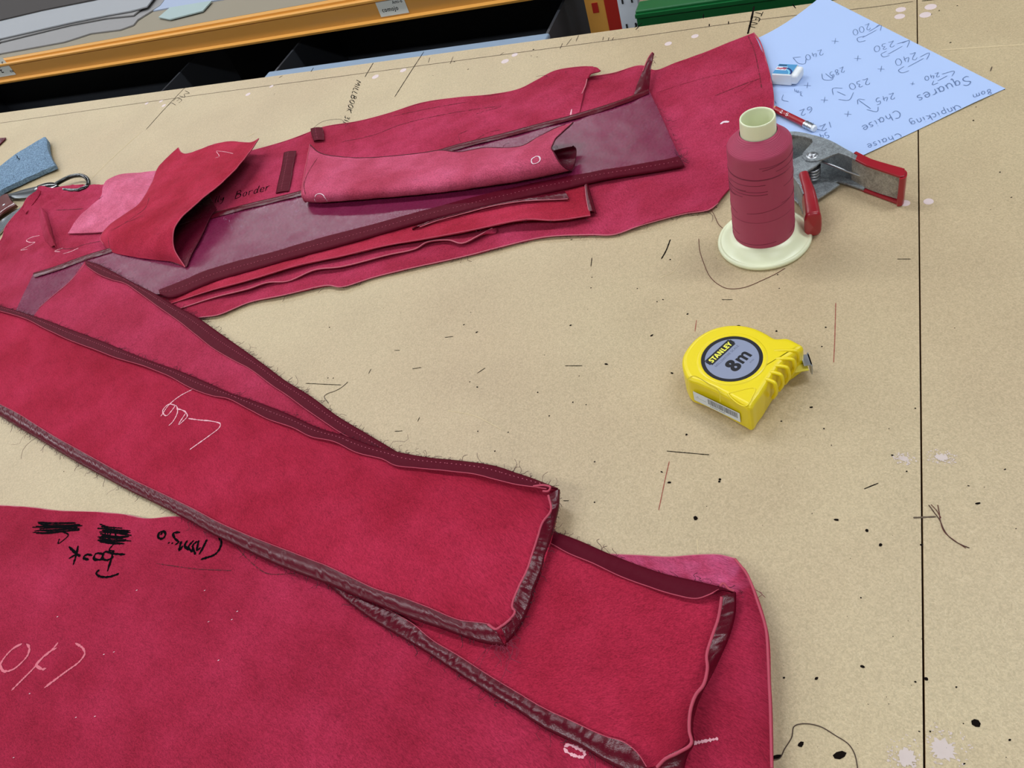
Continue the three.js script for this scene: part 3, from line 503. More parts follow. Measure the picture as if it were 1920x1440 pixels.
const s3c = hem(s3.t, s3ro, s3ri, { seedz: 53, pleat: 0.7, n: 180, edgeR: 0.0009, bulge: 0.8 });
rim(s3.t, [[1000, 912, 22], [1020, 910, 24], [1032, 914, 25], [1028, 921, 24], [1018, 921, 23]], M.cut, 0.0009);
rim(s3.t, [[915, 1171, 11.5], [930, 1180, 13], [940, 1174, 13.5], [945, 1171, 13], [958, 1160, 13]], M.cut, 0.001);
frays(s3a.h, s3out, 380, 5, M.fray, -1, 0.00024); frays(s3a.h, s3out.slice(15), 46, 10, M.fray, -1, 0.00022);
frays(s3b.h, s3bo, 300, 6, M.fray, 1, 0.00024); frays(s3b.h, s3bo.slice(1, 8), 14, 22, M.fray, 1, 0.00022); frays(s3c.h, s3ro, 70, 6, M.fray, -1);
frays(s3.t, [[925, 1204, 9], [945, 1208, 9], [962, 1196, 9]], 40, 17, M.frayRed, 1);
{
  const z = l => Z(0, 700, 3, l);
  marks(s3.t, 'chalk_mark', [z([[1085, 90], [1010, 130], [950, 180], [905, 243]]), z([[985, 180], [950, 175], [915, 215], [935, 240], [975, 200], [990, 180], [1000, 215], [975, 270], [950, 295]]), z([[1000, 200], [1040, 215], [1055, 240], [1030, 270], [1005, 290], [1045, 225]]), z([[1060, 255], [1120, 263], [1190, 270], [1240, 285], [1235, 305], [1180, 350], [1110, 400], [1068, 430]])], s3.at, 0.0012, M.chalk, 0.5);
}

// ---- upper heap: suede pieces under the purple leather
const baseBot = [[300, 622, 2], [367, 597, 3], [410, 590, 4], [467, 567, 3.5], [533, 553, 4.5], [613, 535, 4], [640, 538, 4], [700, 520, 3], [760, 505, 3.5], [873, 480, 3], [923, 467, 3.5], [1000, 448, 3], [1033, 443, 3.5], [1107, 440, 3], [1150, 440, 3], [1200, 423, 4], [1283, 401, 3], [1330, 393, 3.5], [1346, 381, 4]];
const baseTop = [[440, 350, 2], [700, 270, 2], [900, 210, 2], [1050, 160, 2], [1103, 145, 3], [1150, 137, 3], [1200, 123, 5], [1230, 132, 6], [1267, 118, 6], [1300, 107, 5], [1367, 80, 7], [1413, 62, 8]];
const base = piece('leather_piece', 'long crimson suede piece with a stitched right end lying beside the white paper', 'leather', [
  baseTop,
  [[390, 410, 2], [800, 300, 2], [1100, 220, 2], [1250, 190, 3], [1340, 160, 3], [1400, 140, 7], [1438, 122, 8]],
  [[350, 480, 2], [800, 370, 2], [1100, 290, 2], [1250, 260, 2], [1350, 240, 3], [1410, 220, 5], [1449, 200, 7]],
  [[320, 540, 2], [700, 455, 2], [1000, 375, 2], [1250, 330, 2.5], [1340, 310, 3], [1410, 292, 4]],
  baseBot,
], 150, 60, M.suedeRose, { bend: (p, s, t) => { wav(0.0011, 24, 14)(p); if (s > 0.72) { const k = Math.min(1, (s - 0.72) * 8); p.y += 0.0022 * k * Math.max(0, 0.3 + noise(p.x * 30 + p.z * 46, p.z * 8, 15)); } }, mottle: worn });
rim(base.t, baseBot, M.cutPale, 0.0007, 160); rim(base.t, baseTop.slice(3), M.cut, 0.0006, 60);
rim(base.t, [[1413, 62, 8], [1424, 77, 8], [1437, 117, 8], [1447, 160, 7.4], [1450, 200, 7.2], [1442, 250, 6]], M.cut, 0.0009, 40);
marks(base.t, 'seam_stitch', [[[1403, 68], [1414, 95], [1424, 140], [1428, 165]], [[1340, 180], [1390, 160], [1422, 148]]], base.at, 0.0008, std(0x6a1426, 0.9), 0.9);
marks(base.t, 'crease_mark', [Z(1000, 0, 3, [[700, 520], [850, 470], [1000, 430], [1150, 400]]), Z(1000, 0, 3, [[1150, 520], [1220, 470], [1275, 440]]), Z(1000, 0, 3, [[900, 340], [960, 310], [980, 295]])], base.at, 0.0005, std(0x8c1c32, 0.9), 0.9);
marks(base.t, 'chalk_mark', [[[1351, 233], [1357, 229], [1367, 229]]], base.at, 0.003, M.chalkWhite, 0.3);
frays(base.t, baseBot, 110, 7, M.fray, 1); frays(base.t, [[1310, 398, 3], [1346, 382, 4]], 14, 14, M.fray, 1);

const upTop = [[310, 322, 3], [396, 300, 3], [440, 290, 3], [485, 279, 3.5], [540, 263, 4], [580, 248, 4], [607, 238, 4], [673, 227, 4], [727, 213, 4], [790, 193, 4], [857, 183, 4], [923, 177, 4], [973, 167, 4.5], [1007, 150, 5], [1040, 133, 6], [1090, 125, 7], [1112, 125, 8]];
const upper = piece('leather_piece', 'crimson suede piece with torn tab at its upper right, behind the rolled suede', 'leather', [
  upTop,
  [[312, 345, 4.5], [398, 325, 4.5], [540, 292, 4.5], [700, 256, 4.5], [860, 214, 4.5], [980, 190, 4.5], [1040, 166, 5], [1101, 146, 6.5]],
  [[316, 375, 5], [402, 355, 5], [540, 330, 5], [700, 290, 5], [860, 250, 5], [980, 216, 5], [1040, 200, 5], [1094, 176, 5]],
  [[320, 412, 6], [405, 396, 6.5], [460, 386, 6.5], [510, 378, 7], [560, 366, 6], [700, 320, 5.5], [860, 278, 5], [980, 245, 5], [1040, 228, 5], [1086, 210, 5]],
], 140, 44, M.suedeRose, { bend: (p, s, t) => wav(0.001, 28, 17)(p), mottle: worn });
rim(upper.t, upTop, M.cut, 0.0006, 120); rim(upper.t, [[1101, 146, 6.6], [1098, 160, 6], [1091, 176, 5]], M.cutPale, 0.0008); rim(upper.t, [[405, 396, 6.5], [460, 386, 6.5], [510, 378, 7]], M.cut, 0.0006);
{ // torn corner standing up
  const g = gridOf([[[1090, 126, 7], [1100, 126, 9], [1118, 126, 13], [1126, 132, 14]], [[1092, 150, 6], [1102, 146, 8], [1106, 139, 10], [1124, 134, 13]]], 24, 8);
  part('torn_tab', sheetGeo(g, 0.0012, worn), M.suedeRose, upper.t);
}
marks(upper.t, 'ink_writing', [...hand('Border', [440, 373], [18, -4.6], [4, -14]), ...hand('lly', [402, 381], [14, -3], [4, -13])], upper.at, 0.0013, M.ink);
marks(upper.t, 'crease_mark', [Z(540, 0, 3, [[300, 800], [480, 760], [640, 700], [900, 640], [1200, 595]]), Z(540, 0, 3, [[560, 660], [800, 610], [1000, 575]]), Z(540, 0, 3, [[1060, 640], [1200, 600]]), Z(540, 0, 3, [[970, 800], [960, 760], [1010, 735]]), Z(540, 0, 3, [[1050, 790], [1130, 745], [1200, 730]])], upper.at, 0.0007, std(0x6a1426, 0.9), 0.9);
marks(upper.t, 'chalk_mark', [[[1072, 205], [1070, 216]]], upper.at, 0.002, M.chalk);
frays(upper.t, [[600, 240, 4], [560, 255, 4], [1095, 127, 8]], 6, 14, M.fray, -1);
// dark leather tabs sewn to it
for (const [o, i, lab] of [[[[582, 241, 8], [584, 252, 8], [588, 264, 8]], [[604, 239, 8], [606, 250, 8], [607, 262, 8]]], [[[532, 286, 8], [528, 312, 8], [522, 338, 8], [517, 362, 8]], [[555, 283, 8], [549, 310, 8], [545, 338, 8], [541, 358, 8]]]]) hem(upper.t, o, i, { n: 50, stitch: 0.004, pleat: 0.5, name: 'leather_tab', edge: M.hem, mat: M.hemDull });

// ---- layered hemmed strips peeping out under the purple leather
const l1 = [[270, 588, 3], [330, 566, 5], [400, 543, 10], [467, 525, 12], [560, 497, 12], [640, 480, 12], [720, 461, 11], [800, 447, 12], [900, 428, 13], [940, 419, 14], [990, 411, 15], [1040, 413, 13], [1107, 404, 10]];
const lay1 = piece('leather_strip', 'narrow crimson suede strip with dark hem just below the purple leather', 'leather', [
  [[250, 566, 3], [400, 512, 5], [560, 470, 5], [720, 430, 5], [873, 392, 5], [1000, 362, 5], [1097, 345, 5]],
  [[260, 577, 4], [400, 528, 6], [560, 484, 6], [720, 446, 6], [873, 412, 6.5], [1000, 388, 7], [1103, 375, 7]], l1], 150, 18, M.suedeBright, { bend: wav(0.0008, 40, 22) });
rim(lay1.t, l1, M.cut, 0.0007, 120);
hem(lay1.t, [[1103, 346, 8], [1110, 370, 8], [1118, 398, 8]], [[1097, 347, 9.5], [1099, 370, 10], [1104, 396, 9.5]], { n: 40, pleat: 0.3, edge: M.cutPale });
const l1h = hem(lay1.t, [[772, 428, 8.5], [800, 417, 8.5], [857, 402, 8.5], [923, 385, 8.5], [1000, 368, 8.5], [1058, 358, 8.5]], [[787, 425, 9], [823, 412, 9], [857, 402.5, 9.5], [923, 386, 10], [973, 377, 10], [1023, 374, 10], [1067, 372, 10]], { n: 120, pleat: 0.7, edge: M.cutPale });
const l2 = [[280, 598, 2.5], [345, 576, 4], [400, 558, 6], [467, 541, 8], [500, 530, 8], [540, 527, 6], [590, 506, 9], [640, 500, 8], [727, 478, 7], [780, 466, 6], [800, 454, 8], [840, 450, 8], [867, 456, 7], [900, 440, 8], [923, 428, 8]];
const lay2 = piece('leather_strip', 'wavy-edged crimson suede strip sandwiched between two others at the lower edge of heap', 'leather', [l1.map(q => [Math.min(930, q[0] * 0.86 + 45), q[1] + (1107 - q[0]) * 0.0 - 2 + (q[0] * 0.14 - 45) * 0.26, 4]), l2], 150, 10, M.suedeRose);
rim(lay2.t, l2, M.cutPale, 0.0007, 120);
frays(lay1.t, l1, 60, 6, M.fray, 1);

// ---- purple leather, grain side up
const puTop = [[63, 513, 9], [100, 502, 9], [160, 480, 9], [200, 468, 9], [300, 435, 9], [397, 402, 9], [467, 383, 9], [553, 362, 9], [700, 318, 9], [830, 280, 9], [873, 268, 9], [940, 252, 9], [1007, 234, 9], [1073, 217, 9], [1140, 197, 9], [1180, 183, 9], [1216, 168, 9]];
const puBot = [[22, 600, 9], [150, 590, 9], [300, 551, 9], [320, 556, 8], [400, 525, 8], [500, 496, 8], [540, 484, 8], [640, 457, 8], [707, 438, 8], [787, 415, 8], [873, 394, 8], [973, 370, 8], [1060, 351, 8], [1133, 334, 8], [1233, 318, 8], [1283, 309, 8]];
const purple = (() => {
  const rows = [puTop, [[50, 540, 8.4], [250, 486, 8.4], [450, 424, 8.4], [700, 354, 8], [950, 290, 8], [1120, 248, 8], [1238, 214, 8.4]], [[36, 568, 8.6], [270, 522, 8.4], [470, 464, 8.4], [720, 392, 8], [960, 332, 8], [1130, 298, 8], [1262, 268, 8.4]], puBot];
  const g = gridOf(rows, 220, 60, (p, s, t) => { wav(0.0007, 26, 31)(p); if (s > 0.75) wav(0.00025, 90, 32)(p); });
  const t = thing('leather_strip', 'long glossy purple leather strip, shiny grain side up, across the heap', 'leather', mid(g));
  part('grain_face', sheetGeo(g, 0.0013, mottled(0.12, 12, 0.2)), M.purple, t);
  return { t, g, at: onSheet(g) };
})();
hem(purple.t, puBot.slice(2).map(q => [q[0], q[1] + 1, q[2] + 1]), [[298, 543, 10], [350, 522, 10], [400, 502, 10], [500, 475, 10], [540, 463, 10], [620, 441, 10], [700, 420, 10], [787, 396, 10], [873, 373, 10], [973, 349, 10], [1060, 331, 10], [1133, 318, 10], [1233, 301, 10], [1272, 293, 10]], { n: 420, pleat: 0.5, seedz: 61, stitch: 0.0045, mat: M.hemDull, edge: null });
hem(purple.t, puTop.map(q => [q[0], q[1] - 2, q[2] + 1]), puTop.map(q => [q[0] + 1, q[1] + 7, q[2] + 1.2]), { n: 300, pleat: 0.35, seedz: 62, mat: M.hem, edge: null, bulge: 1.5, name: 'piped_edge' });
frays(purple.t, [[1225, 190, 9], [1248, 225, 9], [1270, 275, 9], [1280, 300, 10]], 90, 8, M.frayRed, -1); frays(purple.t, [[1262, 285, 10], [1285, 305, 10]], 40, 9, M.fray, -1);
marks(purple.t, 'scratches', (() => { const o = []; for (let k = 0; k < 150; k++) { const left = rnd() < 0.62; const x = left ? rr(420, 560) : rr(1080, 1240), y = left ? 470 - (x - 400) * 0.3 - rr(20, 70) : 262 - (x - 1080) * 0.12 + rr(-45, 25); const a = rr(0, 6.3), L = rr(1.5, left ? 8 : 4); o.push([[x, y], [x + Math.cos(a) * L, y + Math.sin(a) * L * 0.8]]); } return o; })(), purple.at, 0.0004, std(0xb08aa4, 0.5));

// ---- tie of leather standing at the far corner of the purple strip
{
  const g = gridOf([[[1188, 178, 8], [1198, 150, 14], [1210, 122, 20], [1223, 98, 26]], [[1200, 172, 10], [1210, 146, 15], [1216, 124, 20], [1225, 99, 26]], [[1217, 168, 9], [1219, 148, 13], [1221, 126, 18], [1227, 101, 25]]], 30, 10, (p, s, t) => wav(0.0008, 120, 40)(p));
  const t = thing('leather_tie', 'small pointed glossy burgundy leather tie standing at the purple strip corner', 'leather', mid(g));
  part('grain_face', sheetGeo(g, 0.0012), M.hem, t); rim(t, [[1223, 98, 26], [1216, 108, 23.5], [1205, 134, 17.5]], M.cut, 0.0007);
  frays(t, [[1227, 104, 24], [1222, 120, 19]], 8, 10, M.fray, -1);
}

// ---- rolled suede on the purple leather
{
  const F = resample(W([[574, 383, 11], [607, 384, 11], [773, 371, 11], [873, 361, 11], [973, 348, 11], [1052, 331, 11]]), 90);
  const Bk = resample(W([[581, 271, 17], [600, 287, 15], [640, 294, 14], [683, 296, 14], [773, 289, 14], [830, 282, 15], [860, 285, 15], [907, 277, 16], [947, 277, 17], [980, 273, 18], [1007, 257, 22], [1050, 236, 30], [1070, 230, 32]]), 90);
  const g = [];
  const M2 = 40;
  for (let j = 0; j < M2; j++) g.push([]);
  for (let i = 0; i < 90; i++) {
    const s = i / 89; const r = lerp(0.0065, 0.0125, s * s) + 0.001 * Math.sin(s * 9); const d = Bk[i].clone().sub(F[i]); d.y = 0; const D = d.length(); d.normalize();
    const prof = [];                       // [back distance, height over the foot]
    const curl = Math.max(0, (s - 0.55) / 0.45);
    prof.push([D * lerp(0.62, 0.42, curl), lerp(0.0016, 0.017, curl)], [D * lerp(0.5, 0.5, curl), lerp(0.001, 0.009, curl)], [D * 0.34, 0.0012], [r * 1.2, 0]);
    for (let a = -80; a <= 80; a += 20) prof.push([r - r * Math.cos(a * Math.PI / 180), r + r * Math.sin(a * Math.PI / 180)]);
    const hb = Bk[i].y - F[i].y;
    for (const f of [0.35, 0.6, 0.82]) prof.push([r + (D - r) * f, lerp(2 * r + 0.0012, hb, Math.pow(f, 1.6)) - 0.0012 * Math.sin(f * 3.1)]);
    prof.push([D, hb]);
    const c = new THREE.CatmullRomCurve3(prof.map(q => V(q[0], q[1], 0)), false, 'centripetal').getSpacedPoints(M2 - 1);
    const ax = F[89].clone().sub(F[0]).setY(0).normalize(), e6 = Math.pow(s, 8);
    c.forEach((q, j) => { const p = F[i].clone().addScaledVector(d, q.x); p.y += q.y; const u = j / (M2 - 1); p.addScaledVector(ax, e6 * (u < 0.35 ? 0.011 : lerp(0.011, -0.009, Math.min(1, (u - 0.35) / 0.25)) + 0.012 * Math.max(0, (u - 0.75) / 0.25))); p.y += 0.0006 * noise(p.x * 60, p.z * 60, 44); g[j].push(p); });
  }
  const t = thing('rolled_leather', 'loosely rolled crimson suede with two white chalk rings, on the purple leather', 'leather', mid(g));
  part('suede_face', sheetGeo(g, 0.0013, worn, 'front'), M.suedePale, t);
  part('grain_face', sheetGeo(g, 0.0012, null, 'back'), M.grain, t);
  rim(t, g[M2 - 1].filter((_, i) => i % 3 === 0), M.grain, 0.0008, 90);
  rim(t, g.map(l => l[89]), M.grain, 0.0008, 60); rim(t, g.map(l => l[0]), M.cut, 0.0007, 60);
  const top = g.slice(14), at = onSheet(top);
  const k = 3, z = l => Z(540, 0, k, l);
  marks(t, 'chalk_ring', [z([[1395, 880], [1370, 898], [1375, 920], [1400, 918], [1418, 900], [1412, 882], [1395, 880]]), z([[225, 1135], [190, 1092], [160, 1095], [150, 1120], [160, 1138]])], at, 0.0014, M.chalkWhite, 0.3);
  marks(t, 'seam_stitch', [z([[165, 890], [115, 970], [90, 1040], [100, 1100]])], at, 0.0007, std(0x6a1426, 0.9), 0.8);
  frays(t, g[M2 - 1].slice(60, 89), 8, 8, M.fray, -1);
}

// ---- folded suede flap, an open tunnel
{
  const rows = [
    [[334, 277, 13], [300, 310, 10], [283, 347, 10], [260, 383, 10], [217, 413, 10], [195, 432, 10], [188, 446, 10], [194, 458, 10]],
    [[350, 288, 15], [320, 317, 17], [300, 350, 20], [267, 390, 22], [235, 412, 22], [210, 435, 20], [203, 452, 15], [212, 473, 10]],
    [[417, 267, 18], [385, 310, 24], [350, 355, 28], [310, 400, 30], [285, 430, 28], [262, 455, 22], [255, 472, 15], [265, 484, 10]],
    [[468, 267, 24], [440, 298, 30], [395, 345, 34], [350, 388, 36], [318, 418, 36], [306, 445, 30], [308, 472, 20], [322, 491, 10]],
    [[485, 260, 25], [462, 293, 30], [418, 340, 34], [367, 383, 37], [336, 413, 37], [325, 435, 34], [326, 465, 22], [347, 501, 10]]];
  const g = gridOf(rows, 90, 50, (p, s, t) => wav(0.0008, 40, 52)(p));
  const t = thing('folded_leather', 'bright crimson suede flap folded into an open tunnel beside the pink scrap', 'leather', mid(g));
  part('suede_face', sheetGeo(g, 0.0013, worn, 'front'), M.suedeBright, t); part('grain_face', sheetGeo(g, 0.0012, null, 'back'), M.grain, t);
  const low = gridOf([[[380, 345, 12], [330, 375, 9.8], [285, 400, 9.8], [215, 460, 9.8]], [[406, 392, 16], [397, 402, 13], [377, 443, 12], [357, 481, 11], [350, 500, 10]]], 60, 16);
  part('under_flap', sheetGeo(low, 0.0012), M.grain, t);
  rim(t, low[15], M.grain, 0.0008, 40); rim(t, g[49], M.cut, 0.0008, 60); rim(t, g.map(l => l[0]), M.cut, 0.0007, 50); rim(t, g[0], M.cut, 0.0006, 50);
  const at = onSheet(g);
  marks(t, 'crease_mark', [Z(160, 240, 5.333, [[640, 700], [600, 800], [470, 900], [330, 990], [250, 1030]]), Z(160, 240, 5.333, [[225, 1080], [235, 1150], [245, 1200]]), Z(160, 240, 5.333, [[400, 950], [500, 910], [580, 870]])], at, 0.0007, std(0x6a1426, 0.9), 0.8);
  marks(t, 'chalk_mark', [Z(160, 240, 5.333, [[1310, 230], [1400, 240], [1480, 258]]), Z(160, 240, 5.333, [[1310, 235], [1340, 285], [1300, 300]])], at, 0.0008, M.chalk);
}

// ---- pink scrap and the left-hand suede piece
const lfTop = [[-60, 500, 3], [0, 452, 6], [10, 426, 8], [26, 405, 9], [40, 390, 11], [52, 370, 12], [68, 359, 16], [73, 350, 19], [80, 349, 18], [94, 353, 13], [122, 349, 10], [156, 346, 8], [196, 346, 6], [280, 350, 4], [340, 352, 4]];
const left = piece('leather_piece', 'rumpled crimson suede piece with chalk squiggles at the left edge', 'leather', [
  lfTop,
  [[-60, 540, 3], [5, 475, 4], [40, 425, 5], [68, 392, 7], [84, 384, 9], [110, 380, 6], [160, 378, 4], [230, 384, 3], [330, 400, 3]],
  [[-60, 570, 3], [15, 510, 3], [60, 460, 4], [90, 440, 4], [115, 428, 4], [150, 424, 3.5], [190, 424, 3], [250, 430, 3], [320, 440, 3]],
  [[-60, 620, 3], [20, 560, 3], [70, 520, 3], [115, 498, 3], [150, 484, 3], [190, 474, 3], [240, 470, 3], [310, 480, 3]],
  [[-60, 680, 3], [20, 660, 3], [90, 620, 3], [150, 585, 3], [200, 560, 3], [250, 540, 3], [300, 530, 3]],
], 110, 60, M.suedeRose, { bend: (p, s, t) => { wav(0.0013, 34, 61)(p); if (t < 0.3) wav(0.002, 90, 62)(p); }, mottle: worn });
rim(left.t, lfTop.slice(0, 12), M.cut, 0.0007, 70);
marks(left.t, 'chalk_mark', [Z(0, 230, 5.76, [[430, 1220], [340, 1240], [285, 1275], [330, 1295], [380, 1292], [300, 1340], [222, 1380], [300, 1368]]), Z(0, 230, 5.76, [[680, 1355], [590, 1390], [650, 1395]]), Z(0, 230, 5.76, [[850, 1355], [760, 1395], [680, 1418]])], left.at, 0.0011, M.chalk, 0.4);
marks(left.t, 'crease_mark', [Z(0, 230, 5.76, [[600, 945], [750, 940], [900, 930]]), Z(0, 230, 5.76, [[630, 1360], [780, 1360], [900, 1320], [1090, 1280]])], left.at, 0.0009, std(0x5c1022, 0.9), 0.6);
{ // raised fold
  const g = gridOf([[[73, 393, 8], [76, 420, 6], [84, 446, 6], [96, 463, 5]], [[76, 388, 17], [84, 414, 15], [93, 440, 13], [103, 460, 9]], [[88, 398, 8], [95, 425, 7], [101, 448, 6], [107, 466, 5]]], 40, 12, wav(0.0008, 70, 64));
  part('raised_fold', sheetGeo(g, 0.0013, worn), M.suedeRose, left.t);
  const g2 = gridOf([[[40, 388, 10], [52, 372, 14], [62, 362, 18], [72, 356, 22]], [[48, 400, 9], [60, 384, 9], [70, 372, 12], [76, 358, 20]]], 30, 10, wav(0.001, 90, 66));
  part('crumpled_edge', sheetGeo(g2, 0.0013, worn), M.suedeRose, left.t);
}
{
  const top = [[127, 437, 6.5], [150, 404, 6.5], [187, 371, 6.5], [193, 350, 6.5], [200, 338, 6.5], [220, 328, 6.5], [267, 323, 7], [293, 320, 7]];
  const g = gridOf([top, [[160, 437, 6.5], [190, 410, 6.5], [230, 380, 6.5], [250, 360, 6.5], [300, 345, 6.5]], [[200, 434, 6.5], [225, 415, 6.5], [260, 395, 6.5], [290, 370, 6.5], [310, 350, 6.5]]], 60, 20, wav(0.0007, 40, 71));
  const t = thing('leather_scrap', 'pale pink suede scrap between the folded flap and the rumpled left piece', 'leather', mid(g));
  part('suede_face', sheetGeo(g, 0.0012, mottled(0.25, 22, 0.8)), M.pinkScrap, t);
  marks(t, 'ink_mark', [[[185, 374], [190, 370], [194, 367]]], onSheet(g), 0.0009, M.ink);
}
// ------------------------------------------------------------------ tape measure
{
  const H = 0.031, z = l => Z(1260, 590, 6, l);
  const px = z([[700, 140], [830, 150], [950, 182], [1080, 245], [1160, 290], [1300, 290], [1400, 335], [1478, 390], [1400, 460], [1300, 530], [1230, 590], [1170, 670], [1110, 755], [1050, 850], [1000, 930], [940, 1010], [905, 1070], [868, 1085], [800, 1050], [680, 985], [560, 920], [430, 855], [300, 800], [200, 765], [150, 700], [118, 600], [122, 500], [160, 420], [250, 310], [340, 240], [450, 185], [580, 150]]);
  const w = px.map(q => P(q[0], q[1], H - 0.004));
  const C = P(1372, 673, H); const base = V(C.x, TY, C.z);
  const t = thing('tape_measure', 'yellow plastic tape measure with grey round 8m badge', 'tape measure', base);
  const curve = new THREE.CatmullRomCurve3(w, true, 'centripetal').getSpacedPoints(140);
  const sh = new THREE.Shape(); curve.slice(0, -1).forEach((p, i) => { const x = p.x - C.x, y = -(p.z - C.z); if (i) sh.lineTo(x, y); else sh.moveTo(x, y); });
  const body = new THREE.ExtrudeGeometry(sh, { depth: H - 0.008, bevelEnabled: true, bevelThickness: 0.004, bevelSize: 0.004, bevelOffset: -0.004, bevelSegments: 5, steps: 1 });
  body.rotateX(-Math.PI / 2); body.translate(C.x, TY + 0.0041, C.z);
  part('case', body, M.yellow, t);
  const ring = (ri, ro, h, y, mat, name) => { const g = new THREE.LatheGeometry([[ri, 0], [ri, h * 0.8], [ri + 0.0006, h], [ro - 0.0008, h], [ro, h * 0.6], [ro + 0.0006, 0]].map(q => new THREE.Vector2(q[0], q[1])), 64); g.translate(C.x, TY + H + y, C.z); return part(name, g, mat, t); };
  ring(0.0232, 0.0262, 0.0008, 0, M.yellow, 'badge_rim');
  // the badge: print on a flat disc
  const cv = document.createElement('canvas'); cv.width = cv.height = 1024; const c = cv.getContext('2d');
  c.fillStyle = '#12131b'; c.fillRect(0, 0, 1024, 1024); c.fillStyle = '#8b93ab'; c.beginPath(); c.arc(512, 512, 448, 0, 7); c.fill();
  const a = P(1332, 683, H), b = P(1372, 646, H); const ang = Math.atan2(b.z - a.z, b.x - a.x);
  c.save(); c.translate(512, 512); c.rotate(ang);
  c.fillStyle = '#14141a'; c.fillRect(-300, -330, 600, 165); c.fillRect(-322, -300, 644, 105); c.fillRect(-322, -330, 30, 20); 
  c.fillStyle = '#f2ee5a'; c.font = 'bold 132px sans-serif'; c.textAlign = 'center'; c.textBaseline = 'middle'; 
  c.save(); c.scale(530 / c.measureText('STANLEY').width, 1); c.fillText('STANLEY', 0, -246); c.lineWidth = 5; c.strokeStyle = '#f2ee5a'; c.strokeText('STANLEY', 0, -246); c.restore();
  c.fillStyle = '#4a5068'; c.font = '62px sans-serif'; c.save(); c.scale(600 / c.measureText('MILLIMETRE SCALE').width, 1); c.fillText('MILLIMETRE SCALE', 0, -105); c.restore();
  c.fillStyle = '#12131a'; c.strokeStyle = '#12131a'; c.lineWidth = 20; c.font = 'bold 350px sans-serif'; c.fillText('8', -105, 120); c.strokeText('8', -105, 120); c.font = 'bold 300px sans-serif'; c.lineWidth = 8; c.fillText('m', 135, 120); c.strokeText('m', 135, 120);
  c.font = '34px sans-serif'; c.fillStyle = '#3c4258'; c.fillText('30-456', 150, 300);
  c.restore();
  const tex = new THREE.CanvasTexture(cv); tex.colorSpace = THREE.SRGBColorSpace;
  const disc = new THREE.CircleGeometry(0.0232, 72); disc.rotateX(-Math.PI / 2); disc.translate(C.x, TY + H + 0.0004, C.z);
  part('badge', disc, new THREE.MeshPhysicalMaterial({ map: tex, roughness: 0.4, clearcoat: 0.2 }), t);
  // grip ribs along the front of the nose
  for (const [p0, p1] of [[[1150, 400], [1400, 405]], [[1170, 490], [1355, 500]], [[1160, 565], [1290, 590]], [[1110, 640], [1220, 670]], [[1060, 720], [1150, 760]]]) {
    const [A, B] = z([p0, p1]).map(q => P(q[0], q[1], H)); const d = B.clone().sub(A); const L = d.length();
    const out = B.clone().addScaledVector(d.clone().normalize(), 0.0012);
    const g = tube([A.clone().add(V(0, -0.0010, 0)), A.clone().lerp(B, 0.5).add(V(0, -0.0002, 0)), B.clone().add(V(0, -0.0006, 0)), out.clone().add(V(0, -0.004, 0)), out.clone().add(V(0, -0.012, 0)), out.clone().add(V(0, -0.020, 0)).addScaledVector(d.clone().normalize(), -0.003)], 0.0015, 8, 24); part('grip_rib', g, M.yellow, t);
  }
  // moulded lines: belt clip outline and the triangle
  const groove = std(0xb5a006, 0.5);
  part('moulded_line', strokes([z([[170, 840], [180, 730], [240, 690], [320, 720], [420, 785], [500, 830], [535, 880], [542, 985]])], flat(H + 0.0001), 0.0006, 0.0001, 0), groove, t);
  { const tri = z([[630, 885], [930, 830], [900, 930], [830, 1030], [760, 1010], [660, 930]]).map(q => P(q[0], q[1], H)); part('moulded_triangle', tube([...tri, tri[0]], 0.0006, 6, 60), M.yellow, t); }
  // printed sticker on the flat side
  const A = P(...z([[180, 760]])[0].slice(0, 2), H - 0.004), Bc = P(...z([[868, 1085]])[0].slice(0, 2), H - 0.004); const dir = Bc.clone().sub(A).setY(0).normalize(), nrm = V(-dir.z, 0, dir.x);
  const cs = document.createElement('canvas'); cs.width = 512; cs.height = 128; const s = cs.getContext('2d'); s.fillStyle = '#dfe6ea'; s.fillRect(0, 0, 512, 128); s.fillStyle = '#20242c';
  let x = 165; for (let i = 0; i < 44; i++) { const ww = 2 + Math.floor(rnd() * 5); s.fillRect(x, 14, ww, 72); x += ww + 2 + Math.floor(rnd() * 4); } s.font = '22px sans-serif'; s.fillText('3 253560 304560', 180, 112); s.font = '14px sans-serif'; s.fillText('8m', 40, 60); s.fillRect(20, 72, 120, 2);
  const st = new THREE.CanvasTexture(cs); st.colorSpace = THREE.SRGBColorSpace;
  const pl = new THREE.PlaneGeometry(0.042, 0.0115); pl.rotateY(Math.atan2(nrm.x, nrm.z));
  const cpos = A.clone().lerp(Bc, 0.46).addScaledVector(nrm, 0.0007); pl.translate(cpos.x, TY + 0.0135, cpos.z);
  part('sticker', pl, new THREE.MeshStandardMaterial({ map: st, roughness: 0.5, side: THREE.DoubleSide }), t);
  // tape end with its steel hook
  const n0 = P(1507, 655, H - 0.004), n1 = P(1500, 668, H - 0.004), nd = n0.clone().sub(C).setY(0).normalize();
  const m0 = P(1512, 672, 0.018);
  const tp = box(0.012, 0.0006, 0.016, 0, 0, 0); tp.rotateY(-Math.atan2(nd.z, nd.x)); tp.translate(m0.x - nd.x * 0.006, TY + 0.013, m0.z - nd.z * 0.006); part('blade', tp, M.blade, t);
  const hk = merge([box(0.001, 0.010, 0.014, 0.0025, -0.0032, 0), box(0.006, 0.0008, 0.011, 0, 0.0014, 0)]); hk.rotateY(-Math.atan2(nd.z, nd.x)); hk.translate(m0.x, TY + 0.0145, m0.z); part('hook', hk, M.steel, t);
}

